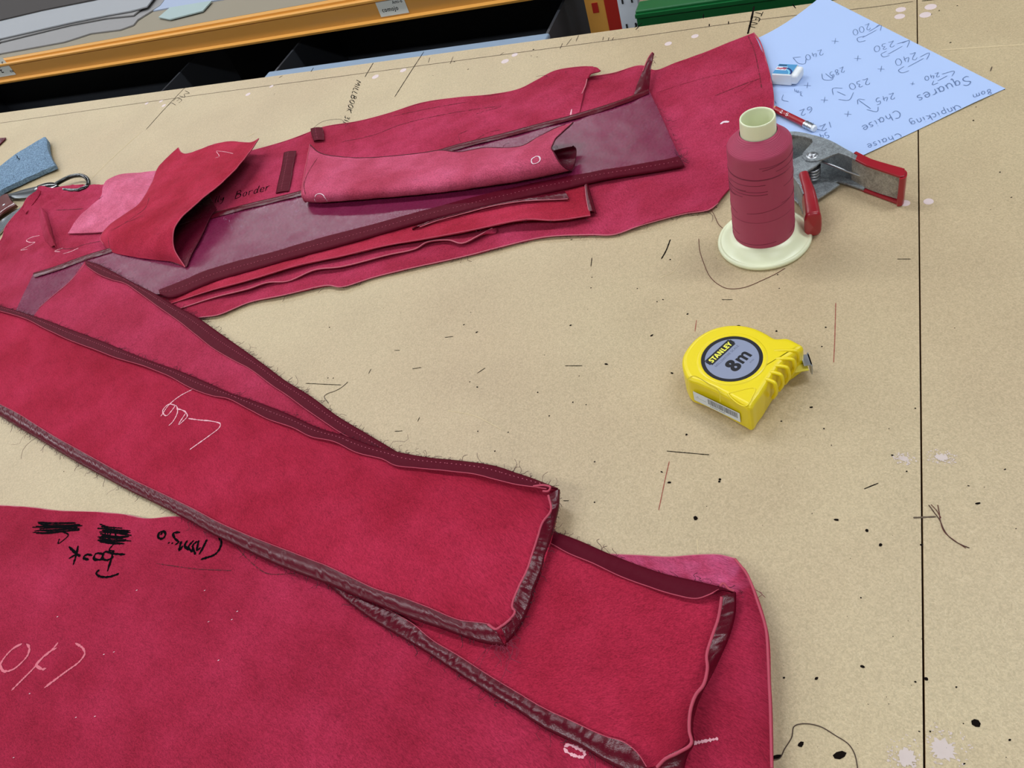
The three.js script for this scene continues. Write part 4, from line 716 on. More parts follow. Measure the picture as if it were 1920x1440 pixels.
// ------------------------------------------------------------------ spool of thread
{
  const c = V(-0.078, TY, -0.568);
  const t = thing('thread_spool', 'tall spool of burgundy thread on a cream plastic cone', 'thread spool', c);
  const lathe = (pts, n = 72) => { const g = new THREE.LatheGeometry(pts.map(q => new THREE.Vector2(q[0], q[1])), n); g.translate(c.x, c.y, c.z); return g; };
  part('base', lathe([[0.0385, 0], [0.041, 0.0008], [0.0415, 0.0025], [0.041, 0.0045], [0.0395, 0.0052], [0.0385, 0.0048], [0.0378, 0.0046], [0.0345, 0.0064], [0.031, 0.0096], [0.0280, 0.0138], [0.020, 0.0140], [0.0145, 0.0135]]), M.spoolPlastic, t);
  part('tube', lathe([[0.0125, 0.02], [0.0122, 0.1290], [0.0127, 0.1301], [0.0133, 0.1305], [0.0138, 0.1301], [0.0141, 0.1290], [0.0144, 0.112], [0.0147, 0.02]]), M.spoolPlastic, t);
  const g = new THREE.LatheGeometry([[0.0148, 0.0126], [0.0258, 0.0126], [0.0265, 0.0132], [0.0268, 0.016], [0.0267, 0.04], [0.0263, 0.065], [0.0261, 0.09], [0.0261, 0.1030], [0.0259, 0.1058], [0.0252, 0.1074], [0.0220, 0.1105], [0.0182, 0.1145], [0.0149, 0.1172]].map(q => new THREE.Vector2(q[0], q[1])), 96);
  const p = g.attributes.position, uv = g.attributes.uv; for (let i = 0; i < p.count; i++) uv.setXY(i, uv.getX(i) * 3, p.getY(i) / 0.0128 + Math.hypot(p.getX(i), p.getZ(i)) * 40);
  g.translate(c.x, c.y, c.z); const wound = part('wound_thread', g, M.thread, t);
  const gs = []; for (let k = 0; k < 34; k++) { const y0 = rr(0.018, 0.1), dy = rr(-0.007, 0.007) * (Math.abs(y0 - 0.058) < 0.016 ? 1.4 : 0.6), a0 = rr(0, 6.28), L = rr(1.2, 3.4); const q = []; for (let s = 0; s <= 14; s++) { const a = a0 + L * s / 14; const y = Math.min(0.1005, Math.max(0.016, y0 + dy * s / 14)); const R = lerp(0.02683, 0.02612, Math.min(1, Math.max(0, (y - 0.016) / 0.074))); q.push(V(c.x + R * Math.cos(a), c.y + y, c.z + R * Math.sin(a))); } gs.push(tube(q, 0.0003, 4, 40)); }
  part('crossing_strands', merge(gs), M.strand, wound, 'stuff');
}
function looseThread(label, pts, r = 0.0003, mat = M.looseThread, extra) {
  const w = W(pts, 0.35); const t = thing('loose_thread', label, 'thread', mid([w]));
  part('strand', tube(w, r, 5, w.length * 8), mat, t);
  if (extra) extra(t); return t;
}
looseThread('single burgundy thread curling out from under the spool base', [[1310, 448], [1312, 470], [1320, 495], [1330, 517], [1345, 532], [1365, 541], [1395, 539], [1430, 525], [1455, 513], [1472, 503]], 0.00028);
looseThread('short thread running from suede edge to the spool', [[1333, 392, 4], [1340, 405, 1], [1347, 420, 0.6], [1358, 430, 3], [1368, 436, 8], [1376, 444, 13]], 0.00028);
looseThread('dark twisted thread with frayed end right of the board joint', Z(1400, 800, 2.25, [[768, 330], [790, 360], [815, 395], [830, 430], [850, 460], [890, 490], [940, 512]]), 0.0003, std(0x4a2e26, 0.8), t => { part('strand', tube(W(Z(1400, 800, 2.25, [[806, 330], [812, 360], [818, 400], [835, 445], [880, 482], [925, 512]]), 0.4), 0.00024, 4, 40), M.looseThread, t); part('strand', tube(W(Z(1400, 800, 2.25, [[778, 328], [800, 352], [820, 385]]), 0.4), 0.00024, 4, 20), M.looseThread, t); });
looseThread('long dark thread looping beside the big panel at the lower edge', Z(1400, 800, 2.25, [[110, 1405, 1], [140, 1398], [160, 1360], [190, 1310], [200, 1265], [240, 1253], [310, 1265], [370, 1300], [430, 1340], [455, 1380], [470, 1450]]), 0.0003, std(0x4c3a30, 0.8));
looseThread('tiny kinked black thread on the board above the stitched hems', [[652, 716], [642, 725], [628, 733], [614, 738], [608, 743], [613, 752], [616, 756]], 0.00025, std(0x2a1c1c, 0.8));
looseThread('thin dark thread arcing above the tab of the upper suede', [[578, 250, 3], [590, 238, 5], [605, 228, 4], [625, 224, 3], [640, 224, 2], [645, 232, 4]], 0.00022, std(0x2a1c1c, 0.8));

// ------------------------------------------------------------------ paper sheet with pencilled sizes
const paper = (() => {
  const Rw = P(1885, 167), Bw = P(1526, 337); const e1 = Bw.clone().sub(Rw).normalize(), e2 = V(e1.z, 0, -e1.x); if (e2.z > 0) e2.negate();
  const n = 60, m = 80, g = [];
  for (let j = 0; j < m; j++) { const l = []; for (let i = 0; i < n; i++) { const a = i / (n - 1) * 0.21, b = j / (m - 1) * 0.297;
    const p = Rw.clone().addScaledVector(e1, a).addScaledVector(e2, b); const bow = Math.max(0, b - 0.2) / 0.097; const k = Math.sin(Math.PI * a / 0.21);
    p.addScaledVector(e2, -0.03 * bow * bow * k);
    p.y = TY + 0.0006 + 0.0012 * (noise(p.x * 9, p.z * 9, 81) + 0.6) * Math.min(1, a * 30) + 0.002 * bow * bow * k; l.push(p); } g.push(l); }
  const t = thing('paper_sheet', 'white paper sheet with pencilled sizes and the word Squares', 'paper', mid(g));
  part('sheet', sheetGeo(g, 0.0002), M.paper, t);
  return { t, g, at: onSheet(g) };
})();
{
  const k = 3.692, z = l => Z(1400, 0, k, l); const wr = (txt, o, e, up, w = 0.0007) => { const O = Z(1400, 0, k, [o])[0]; const len = [...txt].reduce((s, ch) => s + (HAND[ch] || HAND[' '])[0] + 0.9, 0) / 10; marks(paper.t, 'pencil_word', hand(txt, O, [(e[0] - o[0]) / k / len, (e[1] - o[1]) / k / len], [up[0] / k, up[1] / k], 0.3), paper.at, w, M.graphite, 0.2); };
  wr('Squares', [1535, 525], [1160, 670], [32, 52], 0.0009);
  wr('Unpicking', [1470, 725], [1115, 845], [24, 40]);
  wr('Chaise', [1050, 760], [785, 880], [26, 46], 0.0008);
  wr('Chaise', [1060, 920], [820, 1005], [20, 38]);
  wr('8om', [1690, 615], [1550, 660], [14, 34]);
  wr('C', [770, 1055], [740, 1070], [14, 30]);
  wr('200', [850, 160], [720, 215], [14, 40]); wr('230', [1020, 280], [865, 330], [10, 40]); wr('240', [1170, 360], [1010, 420], [18, 46]); wr('240', [1330, 500], [1220, 535], [10, 30]);
  wr('240', [520, 340], [390, 390], [18, 36]); wr('285', [670, 460], [560, 510], [14, 36]); wr('230', [840, 540], [690, 590], [22, 40]); wr('245', [1020, 640], [875, 690], [12, 42]);
  wr('12', [580, 840], [490, 880], [14, 40]); wr('54', [560, 915], [490, 930], [16, 36]); wr('62', [450, 735], [350, 770], [14, 40]); wr('3m', [385, 640], [320, 610], [6, 30]);
  marks(paper.t, 'pencil_arrows', [
    [[845, 220], [930, 170]], [[895, 185], [932, 168], [925, 215]], [[900, 208], [800, 262]], [[815, 250], [765, 268], [775, 290], [825, 282]],
    [[1040, 305], [1125, 280]], [[1075, 300], [1126, 282], [1110, 330]], [[1080, 320], [975, 378]], [[970, 355], [930, 378], [945, 395], [990, 385]],
    [[1200, 395], [1265, 368], [1245, 415]], [[1225, 405], [1115, 465]], [[1090, 460], [1050, 490], [1075, 505], [1125, 490]],
    [[1350, 515], [1438, 495], [1420, 530]], [[1390, 525], [1320, 562]], [[1295, 560], [1285, 588], [1325, 575]],
    [[320, 400], [360, 440], [405, 440], [410, 410]], [[320, 400], [375, 395]], [[520, 510], [530, 550], [595, 550], [590, 520]], [[545, 510], [590, 545]],
    [[600, 660], [595, 615], [665, 612]], [[625, 635], [685, 662]], [[635, 690], [710, 692], [740, 640]], [[770, 725], [770, 690], [820, 692]], [[775, 695], [860, 755]], [[830, 760], [905, 772], [910, 740]],
    [[255, 655], [245, 690], [290, 705]], [[195, 700], [205, 720]], [[255, 460], [258, 472]], [[460, 850], [470, 885], [520, 905]],
  ].map(z), paper.at, 0.0007, M.graphite, 0.15);
  marks(paper.t, 'pencil_cross', [[612, 285], [768, 405], [930, 478], [1148, 580], [700, 790], [538, 692], [420, 592]].flatMap(([x, y]) => { const s = x === 1148 ? 16 : 26; return [z([[x - s, y], [x + s, y + 3]]), z([[x - 3, y + s * 0.8], [x + 4, y - s * 0.8]])]; }), paper.at, 0.0006, M.graphite, 0.1);
}

// ------------------------------------------------------------------ eraser and pencil on the paper
{
  const a = P(1442, 160, 0.001), b = P(1488, 163, 0.001); const d = b.clone().sub(a).setY(0).normalize(), nrm = V(d.z, 0, -d.x); if (nrm.z > 0) nrm.negate();
  const L = 0.028, Wd = 0.021, Hh = 0.0125; const c = b.clone().addScaledVector(d, -L / 2 + 0.004).addScaledVector(nrm, Wd / 2);
  const t = thing('eraser', 'white eraser in a blue printed card sleeve on the paper', 'eraser', V(c.x, TY, c.z)); const yaw = -Math.atan2(d.z, d.x);
  const place = g => { g.rotateY(yaw); g.translate(c.x, TY + 0.0022, c.z); return g; };
  part('rubber', place(rbox(L, Hh - 0.001, Wd - 0.001, 0.003, 0, Hh / 2, 0, 3)), M.white, t);
  const sl = part('sleeve', place(rbox(L * 0.78, Hh + 0.0004, Wd + 0.0004, 0.0012, -L * 0.12, Hh / 2 + 0.0002, 0, 2)), M.white, t);
  const cv = document.createElement('canvas'); cv.width = 256; cv.height = 256; const q = cv.getContext('2d'); q.fillStyle = '#4f95c6'; q.fillRect(0, 0, 256, 256); q.fillStyle = '#dfeaf2'; q.fillRect(0, 70, 150, 90); q.strokeStyle = '#1c2a6c'; q.lineWidth = 22; q.beginPath(); q.arc(90, 250, 160, -1.6, 0.1); q.stroke(); q.strokeStyle = '#8fd0e4'; q.lineWidth = 14; q.beginPath(); q.arc(90, 250, 128, -1.6, 0.1); q.stroke(); q.fillStyle = '#1c2a4c'; q.fillRect(10, 20, 110, 26); q.strokeStyle = '#b42a48'; q.lineWidth = 9; q.beginPath(); for (let i = 0; i <= 40; i++) { const x = 8 + i * 3.4, y = 118 + 22 * Math.sin(i * 1.15) * (i % 7 > 3 ? 1 : 0.6); if (i) q.lineTo(x, y); else q.moveTo(x, y); } q.stroke();
  const tx = new THREE.CanvasTexture(cv); tx.colorSpace = THREE.SRGBColorSpace;
  const pg = new THREE.PlaneGeometry(L * 0.74, Wd - 0.002); pg.rotateX(-Math.PI / 2); pg.translate(-L * 0.12, Hh + 0.0006, 0); part('sleeve_print', place(pg), new THREE.MeshStandardMaterial({ map: tx, roughness: 0.45 }), sl);
  const sd = strokes([[[1449, 153], [1455, 152], [1458, 154]], [[1459, 154], [1465, 153], [1472, 154]]], (u, v) => P(u, v, 0.006), 0.0005, 0); 
}
{
  const a = P(1454, 205, 0.005), b = P(1527, 241, 0.005); const d = b.clone().sub(a).setY(0); const L = d.length(); d.normalize();
  const t = thing('pencil', 'red pencil with silver ferrule lying on the paper behind the spool', 'pencil', V((a.x + b.x) / 2, TY, (a.z + b.z) / 2)); const yaw = -Math.atan2(d.z, d.x);
  const cyl = (r0, r1, x0, x1, n = 6) => { const g = new THREE.CylinderGeometry(r1, r0, x1 - x0, n); g.rotateZ(-Math.PI / 2); g.translate((x0 + x1) / 2, 0, 0); g.rotateX(0.2); g.rotateY(yaw); g.translate(a.x, TY + 0.0048, a.z); return g; };
  part('barrel', cyl(0.0037, 0.0037, 0, L - 0.0135), M.pencilRed, t);
  const f = part('ferrule', cyl(0.0037, 0.0038, L - 0.0135, L - 0.002, 16), M.ferrule, t);
  part('ferrule_band', merge([cyl(0.0041, 0.0041, L - 0.012, L - 0.011, 16), cyl(0.0041, 0.0041, L - 0.008, L - 0.007, 16)]), M.ferrule, f);
  part('rubber_tip', cyl(0.0034, 0.003, L - 0.002, L + 0.001, 16), M.white, t);
  part('sharpened_tip', cyl(0.0008, 0.0037, -0.014, 0, 6), std(0xc7a070, 0.8), t);
  const lt = strokes(hand('275.', [1461, 211], [9, 4.6], [3, -5]), (u, v) => P(u, v, 0.0083), 0.0006, 0.0003); part('printed_letters', lt, M.white, t);
}

// ------------------------------------------------------------------ spring clamp
{
  const HT = 0.030, piv = P(1523, 292, HT);
  const t = thing('spring_clamp', 'grey steel spring clamp with red dipped handles behind the spool', 'clamp', V(piv.x, TY, piv.z));
  const plate = (px, h, th, mat, name, parent) => { const w = px.map(q => P(q[0], q[1], HT)); const sh = new THREE.Shape(); w.forEach((p, i) => { if (i) sh.lineTo(p.x, -p.z); else sh.moveTo(p.x, -p.z); }); const g = new THREE.ExtrudeGeometry(sh, { depth: th, bevelEnabled: true, bevelThickness: 0.0004, bevelSize: 0.0004, bevelSegments: 1 }); g.rotateX(-Math.PI / 2); g.translate(0, TY + h - th, 0); return part(name, g, mat, parent); };
  const curvePx = (l, n) => new THREE.CatmullRomCurve3(l.map(q => V(q[0], q[1], 0)), false, 'centripetal').getSpacedPoints(n).map(p => [p.x, p.y]);
  // upright web following an outer line, from h0 to h1
  const web = (px, h0, h1, mat, name, parent, th = 0.0014) => { const l = curvePx(px, 40).map(q => P(q[0], q[1], HT)); const g = [l.map(p => V(p.x, TY + h0, p.z)), l.map(p => V(p.x, TY + (h0 + h1) / 2, p.z)), l.map(p => V(p.x, TY + h1, p.z))]; return part(name, sheetGeo(g, th), mat, parent); };
  const outA = [[1440, 268], [1460, 252], [1487, 247], [1525, 254], [1553, 263], [1590, 283], [1628, 303], [1660, 313], [1692, 322]];
  const A = plate([...curvePx(outA.slice(0, 7), 30), [1622, 307], [1590, 292], [1572, 286], [1556, 292], [1545, 297], [1532, 301], [1520, 302], [1511, 300], [1505, 293], [1506, 287], [1514, 278], [1525, 266], [1523, 260], [1510, 256], [1487, 252], [1462, 259], [1446, 272]], HT, 0.0014, M.clampSteel, 'upper_jaw_plate', t);
  plate([...curvePx(outA.slice(0, 7), 30), [1622, 310], [1590, 300], [1572, 296], [1556, 302], [1532, 306], [1511, 304], [1503, 290], [1514, 278], [1487, 256], [1446, 276]], 0.0035, 0.0014, M.clampSteel, 'lower_jaw_plate', t);
  web(outA, 0.0022, HT - 0.0006, M.clampSteel, 'jaw_web', t);
  // handle A: channel dipped in red, inner face bare
  const hx = [[1600, 289], [1628, 303], [1660, 313], [1692, 322]];
  const hi = [[1598, 293], [1626, 308], [1657, 319], [1688, 328]];
  const gripA = web(hx.map(q => [q[0] + 1, q[1] - 1]), 0.0006, HT + 0.001, M.clampGrip, 'handle_grip', t, 0.0026);
  web(hi, 0.0035, HT - 0.002, M.clampInside, 'handle_inner_face', t, 0.001);
  for (const [h, th] of [[HT + 0.0012, 0.0016], [0.0024, 0.0016]]) plate([[1608, 293], [1628, 303], [1660, 313], [1692, 321], [1697, 325], [1695, 332], [1688, 333], [1656, 322], [1624, 311], [1605, 301]], h, th, M.clampGrip, 'handle_flange', t);
  web([[1691, 320], [1696, 325], [1694, 333], [1686, 335]], 0.001, HT + 0.0006, M.clampGrip, 'handle_end', t, 0.002);
  // member B: jaw plate below, handle towards the viewer
  plate([[1450, 300], [1487, 297], [1505, 288], [1520, 282], [1536, 288], [1540, 298], [1530, 308], [1513, 318], [1500, 328], [1512, 345], [1506, 348], [1496, 340], [1488, 328], [1470, 316], [1452, 312]], HT - 0.0016, 0.0014, M.clampSteel, 'upper_jaw_plate', t);
  plate([[1450, 300], [1487, 297], [1505, 288], [1540, 292], [1575, 305], [1545, 325], [1512, 345], [1496, 340], [1470, 316]], 0.0055, 0.0014, M.clampSteel, 'lower_jaw_plate', t);
  const outB = [[1440, 312], [1470, 318], [1488, 328], [1499, 345], [1505, 360]];
  web(outB, 0.004, HT - 0.002, M.clampSteel, 'jaw_web', t);
  { // dipped grip: a rounded tapering sleeve round the channel
    const c = [[1507, 343, 19], [1511, 358, 18], [1517, 376, 17], [1521, 398, 15], [1525, 426, 14]].map(q => P(q[0], q[1], q[2] / 1000)); const n = 36; const l = resample(c, n); const g = [];
    for (let j = 0; j <= 18; j++) { const a = j / 18 * 6.2832; g.push(l.map((p, i) => { const s = i / (n - 1); const d = l[Math.min(n - 1, i + 1)].clone().sub(l[Math.max(0, i - 1)]).setY(0).normalize(); const side = V(-d.z, 0, d.x); const e = s > 0.93 ? Math.sqrt(Math.max(0.0001, 1 - Math.pow((s - 0.93) / 0.07, 2))) : 1; const wd = (0.0050 + 0.0026 * s) * e, ht = 0.0135 * e; const ca = Math.cos(a), sa = Math.sin(a); const f = v => Math.sign(v) * Math.pow(Math.abs(v), 0.6); return p.clone().addScaledVector(side, wd * f(ca)).add(V(0, ht * f(sa), 0)); })); }
    part('handle_grip', sheetGeo(g, 0.0006), M.clampGrip, t);
  }
  // rivet, spring coil and its arm
  const rv = new THREE.LatheGeometry([[0, 0.0026], [0.0022, 0.0025], [0.0036, 0.0016], [0.004, 0.0004], [0.0052, 0.0002], [0.0056, 0]].map(q => new THREE.Vector2(q[0], q[1])), 32); rv.translate(piv.x, TY + HT + 0.0003, piv.z); part('rivet', rv, M.steel, t);
  const pin = new THREE.CylinderGeometry(0.003, 0.003, HT - 0.002, 20); pin.translate(piv.x, TY + HT / 2, piv.z); part('pin', pin, M.steel, t);
  const sc = piv.clone().add(V(0.0005, 0, 0.0045)); const q = []; for (let i = 0; i <= 90; i++) { const a = i / 90 * 6.2832 * 4; q.push(V(sc.x + 0.0062 * Math.cos(a), TY + 0.0095 + 0.0125 * i / 90, sc.z + 0.0062 * Math.sin(a))); }
  part('spring_coil', tube(q, 0.0013, 7, 260), M.steel, t);
  part('spring_arm', tube([P(1533, 300, 0.024), P(1560, 310, 0.021), P(1590, 322, 0.016), P(1616, 331, 0.0125)], 0.0011, 7, 20), M.steel, t);
  part('spring_arm', tube([P(1512, 318, 0.0105), P(1508, 328, 0.012), P(1509, 340, 0.016)], 0.0011, 7, 20), M.steel, t);
}

// ------------------------------------------------------------------ felt strip, shears and knife at the left
{
  const top = [[-60, 362, 13], [0, 311, 12], [40, 282, 11], [76, 261, 11], [84, 257, 12], [89, 262, 12]];
  const g = gridOf([top, [[-50, 385, 15], [0, 340, 14], [45, 312, 13], [80, 294, 13], [90, 282, 13]], [[-40, 400, 13], [0, 358, 11], [40, 338, 10], [75, 322, 10], [103, 310, 11]]], 60, 26, (p, s, t) => wav(0.0007, 50, 91)(p));
  const t = thing('felt_strip', 'thick blue grey felt strip with a notched end at left', 'felt', mid(g)); part('felt', sheetGeo(g, 0.0075), M.felt, t);
  marks(t, 'ink_mark', hand('3', [34, 302], [8, -4], [-6, -9]), onSheet(g), 0.0013, M.ink);
}
{
  const t = thing('fabric_shears', 'dark steel shears with one black looped handle beside the felt strip', 'scissors', V(P(90, 350).x, TY, P(90, 350).z));
  const loop = [[104, 347, 8], [118, 338, 10], [134, 331, 11], [150, 329, 11], [161, 333, 10], [166, 341, 8], [163, 350, 7], [150, 356, 7], [130, 357, 7], [112, 354, 7]].map(q => P(q[0], q[1], q[2] / 1000));
  part('handle_loop', new THREE.TubeGeometry(new THREE.CatmullRomCurve3(loop, true, 'centripetal'), 90, 0.0034, 10, true), M.scissorBlack, t);
  const bl = gridOf([[[16, 364, 6], [45, 355, 7], [70, 349, 8], [90, 344, 9], [106, 345, 9]], [[18, 372, 5], [45, 371, 6], [70, 366, 7], [90, 360, 8], [108, 354, 8]]], 40, 8, (p, s, t) => { p.y += 0.0018 * Math.sin(t * 3.14); }); part('blade', sheetGeo(bl, 0.0028), M.scissorSteel, t);
  const sh = gridOf([[[70, 348, 11], [85, 343, 11.5], [100, 342, 11], [108, 347, 10]], [[72, 358, 10], [85, 357, 10], [100, 354, 10], [110, 350, 10]]], 20, 6, (p, s, tt) => { p.y += 0.0022 * Math.sin(tt * 3.14); }); part('shank', sheetGeo(sh, 0.004), M.scissorBlack, t);
  const p = P(68, 354, 0.01); const rv = new THREE.SphereGeometry(0.0032, 16, 10); rv.scale(1, 0.5, 1); rv.translate(p.x, p.y, p.z); part('pivot_screw', rv, M.steel, t);
}
{
  const t = thing('trimming_knife', 'knife with riveted dark red wooden handle and bright steel blade at left edge', 'knife', V(P(10, 390).x, TY, P(10, 390).z));
  const h = gridOf([[[-50, 400, 11], [-10, 376, 11], [6, 365, 11], [14, 363, 11]], [[-45, 425, 12], [0, 395, 12], [22, 378, 12]], [[-40, 445, 10], [0, 404, 10], [30, 383, 10]]], 30, 12, (p, s, tt) => { p.y += 0.002 * Math.sin(tt * 3.14); }); part('handle', sheetGeo(h, 0.008), M.woodRed, t);
  const p = P(7, 384, 0.0142); const rv = new THREE.SphereGeometry(0.0026, 14, 8); rv.scale(1, 0.4, 1); rv.translate(p.x, p.y, p.z); part('rivet', rv, M.ferrule, t);
  const b = gridOf([[[-40, 440, 5], [0, 414, 6], [25, 397, 8], [40, 388, 9]], [[-30, 468, 3], [0, 436, 4], [22, 412, 6], [38, 394, 8]]], 24, 6); part('blade', sheetGeo(b, 0.002), M.bladeSteel, t);
}
{ const g = gridOf([[[-30, 262, 3], [-5, 259, 3], [11, 258, 3]], [[-30, 285, 3], [-8, 276, 3], [10, 260, 3]]], 12, 6); const t = thing('leather_scrap', 'tiny dark burgundy leather corner at left frame edge above the felt', 'leather', mid(g)); part('grain_face', sheetGeo(g, 0.0013), M.grain, t); }

// ------------------------------------------------------------------ racking behind the bench
{
  const RZ = -1.5, y1 = PZ(320, 62, RZ).y, y0 = PZ(320, 105, RZ).y, x0 = -3.4, x1 = PZ(1122, 20, RZ - 0.02).x - 0.02; const Lx = x1 - x0, xc = (x0 + x1) / 2;
  const t = thing('storage_rack', 'orange steel shelving beam and uprights with a board shelf behind the bench', 'shelving', V(xc, 0, RZ - 0.25));
  const prof = [[0, y0], [0.010, y0 + 0.001], [0.011, y0 + 0.006], [0.003, y0 + 0.009], [0.003, y1 - 0.010], [0.009, y1 - 0.006], [0.009, y1 - 0.002], [-0.004, y1 - 0.0015], [-0.004, y1 + 0.003], [-0.02, y1 + 0.003], [-0.02, y0]];
  const sh = new THREE.Shape(); prof.forEach(([z, y], i) => { if (i) sh.lineTo(z, y); else sh.moveTo(z, y); }); const bg = new THREE.ExtrudeGeometry(sh, { depth: Lx, bevelEnabled: false }); bg.rotateY(Math.PI / 2); bg.scale(1, 1, -1); 
  { const p = bg.attributes.position; for (let i = 0; i < p.count; i++) p.setXYZ(i, x0 + p.getX(i), p.getY(i), RZ + p.getZ(i)); bg.index || 0; bg.computeVertexNormals(); }
  const beam = part('beam', bg, M.orange, t);
  part('beam', box(Lx, y1 - y0, 0.03, xc, (y0 + y1) / 2, RZ - 0.56), M.orange, t);
  part('added_shade_panel', box(Lx, y0 - 0.12, 0.006, xc, (y0 - 0.12) / 2 + 0.1, RZ - 0.585), M.dark, t);  // added dark sheet, stands in for the shade under the shelf
  part('shelf_board', box(Lx, 0.015, 0.55, xc, y1 - 0.004, RZ - 0.295), M.chip, t);
  const up = PZ(1122, 20, RZ - 0.02).x; const upx = [PZ(1103, 25, RZ).x, PZ(1134, 25, RZ).x];
  part('upright', box(0.04, 2.0, 0.05, up, 1.0, RZ - 0.03), M.orange, t); part('upright', box(0.04, 2.0, 0.05, up, 1.0, RZ - 0.55), M.orange, t);
  for (let k = 0; k < 14; k++) part('slot', box(0.012, 0.02, 0.002, up, 0.55 + k * 0.075, RZ - 0.0045), M.red, t);
  part('brace', box(0.02, 0.02, 0.5, up, 0.5, RZ - 0.29), M.orange, t);
  const label = (u0, v0, u1, v1, lines, ww) => { const a = PZ(u0, v0, RZ + 0.0045), b = PZ(u1, v1, RZ + 0.0045); const w = Math.abs(b.x - a.x), h = Math.abs(a.y - b.y); const cv = document.createElement('canvas'); cv.width = 512; cv.height = Math.round(512 * h / w); const c = cv.getContext('2d'); c.fillStyle = '#dfe3dc'; c.fillRect(0, 0, 512, cv.height); c.fillStyle = '#15151c'; lines.forEach(([s, x, y, f]) => { c.font = 'bold ' + f + 'px sans-serif'; c.fillText(s, x, y * cv.height); }); const tx = new THREE.CanvasTexture(cv); tx.colorSpace = THREE.SRGBColorSpace; const g = new THREE.PlaneGeometry(w, h); g.translate((a.x + b.x) / 2, (a.y + b.y) / 2, RZ + 0.0038); part('label_card', g, new THREE.MeshStandardMaterial({ map: tx, roughness: 0.8 }), beam); };
  label(696, -12, 767, 24, [['mejo / grai', 40, 0.3, 84], ['Ami-o', 290, 0.55, 64], ['comojo', 60, 0.82, 84]]);
  label(-30, 114, 30, 140, [['C', 380, 0.45, 110], ['ew', 420, 0.85, 70], ['E', 180, 0.8, 150]]);
  const T = y1 + 0.0035 - TY;          // level of the shelf board
  const cards = [
    ['grey card template with rounded corner, lowest of the shelf stack', M.card, 4, [[-60, 118], [0, 100], [120, 78], [170, 62], [225, 55], [250, 46], [258, 36], [300, 10], [330, -30], [-60, -20]]],
    ['grey card template in the middle of the shelf stack', M.card, 9, [[-60, 120], [0, 78], [130, 46], [200, 33], [250, 28], [262, 18], [300, -20], [-60, -30]]],
    ['pale grey card template on top of the shelf stack', std(0x9a9c9f, 0.85), 14, [[-60, 110], [0, 72], [130, 42], [200, 28], [245, 20], [275, 12], [300, -20], [-60, -40]]],
    ['dark card offcut lying across top left of the shelf stack', M.cardDark, 18, [[-80, 60], [0, 37], [80, 18], [180, -2], [240, -20], [-60, -60]]],
    ['pale blue card slip at the far right of the shelf stack', M.cardBlue, 3, [[287, 20], [300, 8], [318, -10], [420, -24], [420, -2], [330, 12]]],
    ['pale green card slip near the orange beam', M.cardGreen, 6, [[297, 32], [318, 14], [397, 1], [380, 20], [318, 36]]],
  ];
  for (const [lab, mat, lift, px] of cards) {
    const w = px.map(q => P(q[0], q[1], T + lift / 1000)); const s = new THREE.Shape(); w.forEach((p, i) => { if (i) s.lineTo(p.x, -p.z); else s.moveTo(p.x, -p.z); });
    const g = new THREE.ExtrudeGeometry(s, { depth: 0.003, bevelEnabled: false }); g.rotateX(-Math.PI / 2); g.translate(0, TY + T + lift / 1000 - 0.003, 0);
    const c = thing('card_template', lab, 'card', mid([w])); part('card_sheet', g, mat, c);
  }
  // plastic tubs standing under the shelf
  const tub = (lab, u0, v0, u1, v1, hr, depth, rimMat, slant) => {
    const z = hr, a = PZ(u0, v0, z), b = PZ(u1, v1, z), xa = a.x, xb = b.x, y = (a.y + b.y) / 2 - 0.006; const c = thing('plastic_tub', lab, 'tub', V((xa + xb) / 2, 0, z - depth / 2));
    const w = xb - xa, bh = y - 0.02; const g = [];
    part('wall', box(w, bh, 0.006, (xa + xb) / 2, y - bh / 2, z), M.tubDark, c); part('wall', box(w, bh + slant, 0.006, (xa + xb) / 2, y - bh / 2 + slant / 2, z - depth), M.tubDark, c);
    part('wall', box(0.006, bh, depth, xa, y - bh / 2, z - depth / 2), M.tubDark, c); part('wall', box(0.006, bh, depth, xb, y - bh / 2, z - depth / 2), M.tubDark, c); part('base', box(w, 0.01, depth, (xa + xb) / 2, 0.02, z - depth / 2), M.tubDark, c);
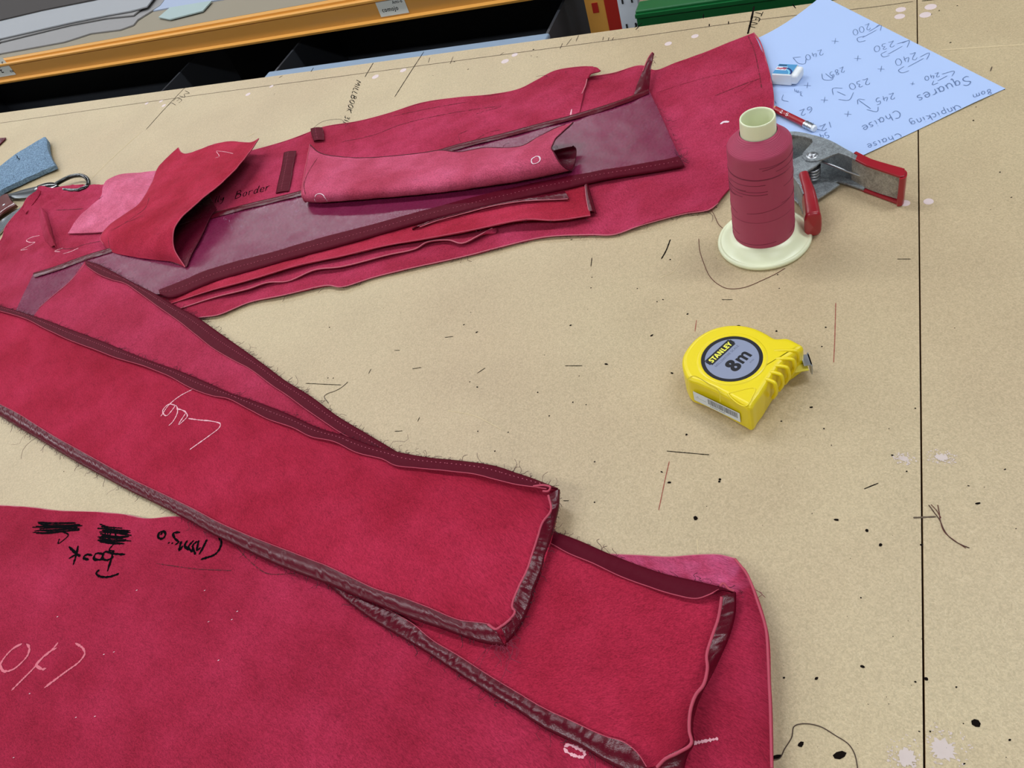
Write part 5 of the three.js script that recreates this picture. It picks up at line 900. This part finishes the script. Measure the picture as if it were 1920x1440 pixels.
    const rg = rbox(w + 0.02, 0.012, 0.03, 0.005, (xa + xb) / 2, y, z); part('rim', rg, rimMat, c); 
    return c;
  };
  tub('long dark storage tub with pale blue rim under the orange beam', 505, 140, 1018, 68, -1.38, 0.3, M.tubRim, 0);
  tub('shorter dark grey tub at the left under the orange beam', -160, 243, 285, 176, -1.38, 0.3, std(0x6a6e74, 0.5), 0);
  // neighbouring bay: red and white uprights, green beam and shelf
  const t2 = thing('storage_rack', 'green shelving beam with red and white uprights right of the orange rack', 'shelving', V(0.3, 0, -1.3));
  const xr = PZ(1150, 25, RZ).x, xw = PZ(1180, 25, RZ + 0.06).x; part('upright', box(0.034, 2.0, 0.05, xr, 1.0, RZ - 0.03), M.red, t2); const wu = part('upright', box(0.038, 2.0, 0.04, xw, 1.0, RZ + 0.04), M.rackWhite, t2);
  for (let k = 0; k < 16; k++) for (const d of [-0.009, 0.009]) part('slot', box(0.003, 0.02, 0.002, xw + d, 0.5 + k * 0.06, RZ + 0.0605), M.dark, wu);
  const gz = -1.28, gy0 = PZ(1300, 32, gz).y, gy1 = PZ(1300, 5, gz).y, gx = PZ(1192, 30, gz).x; part('beam', rbox(2.2, gy1 - gy0 + 0.02, 0.035, 0.003, gx + 1.1, (gy0 + gy1) / 2 - 0.01, gz - 0.017), M.green, t2);
  part('beam_lip', box(2.2, 0.006, 0.006, gx + 1.1, gy1 - 0.008, gz + 0.002), M.green, t2); part('shelf_board', box(2.2, 0.016, 0.5, gx + 1.1, gy1 - 0.01, gz - 0.28), std(0x8a7660, 0.9), t2); part('upright', box(0.04, 2, 0.04, gx + 2.2, 1, gz - 0.05), M.rackWhite, t2);
  const bx = thing('storage_box', 'dark grey box standing between tub and orange upright', 'box', V(PZ(1070, 40, -1.7).x, 0, -1.7)); part('box_body', rbox(0.1, PZ(1070, 26, -1.6).y, 0.2, 0.01, PZ(1070, 40, -1.7).x + 0.03, PZ(1070, 26, -1.6).y / 2, -1.83), M.tubDark, bx);
}

renderer.render(scene, camera);
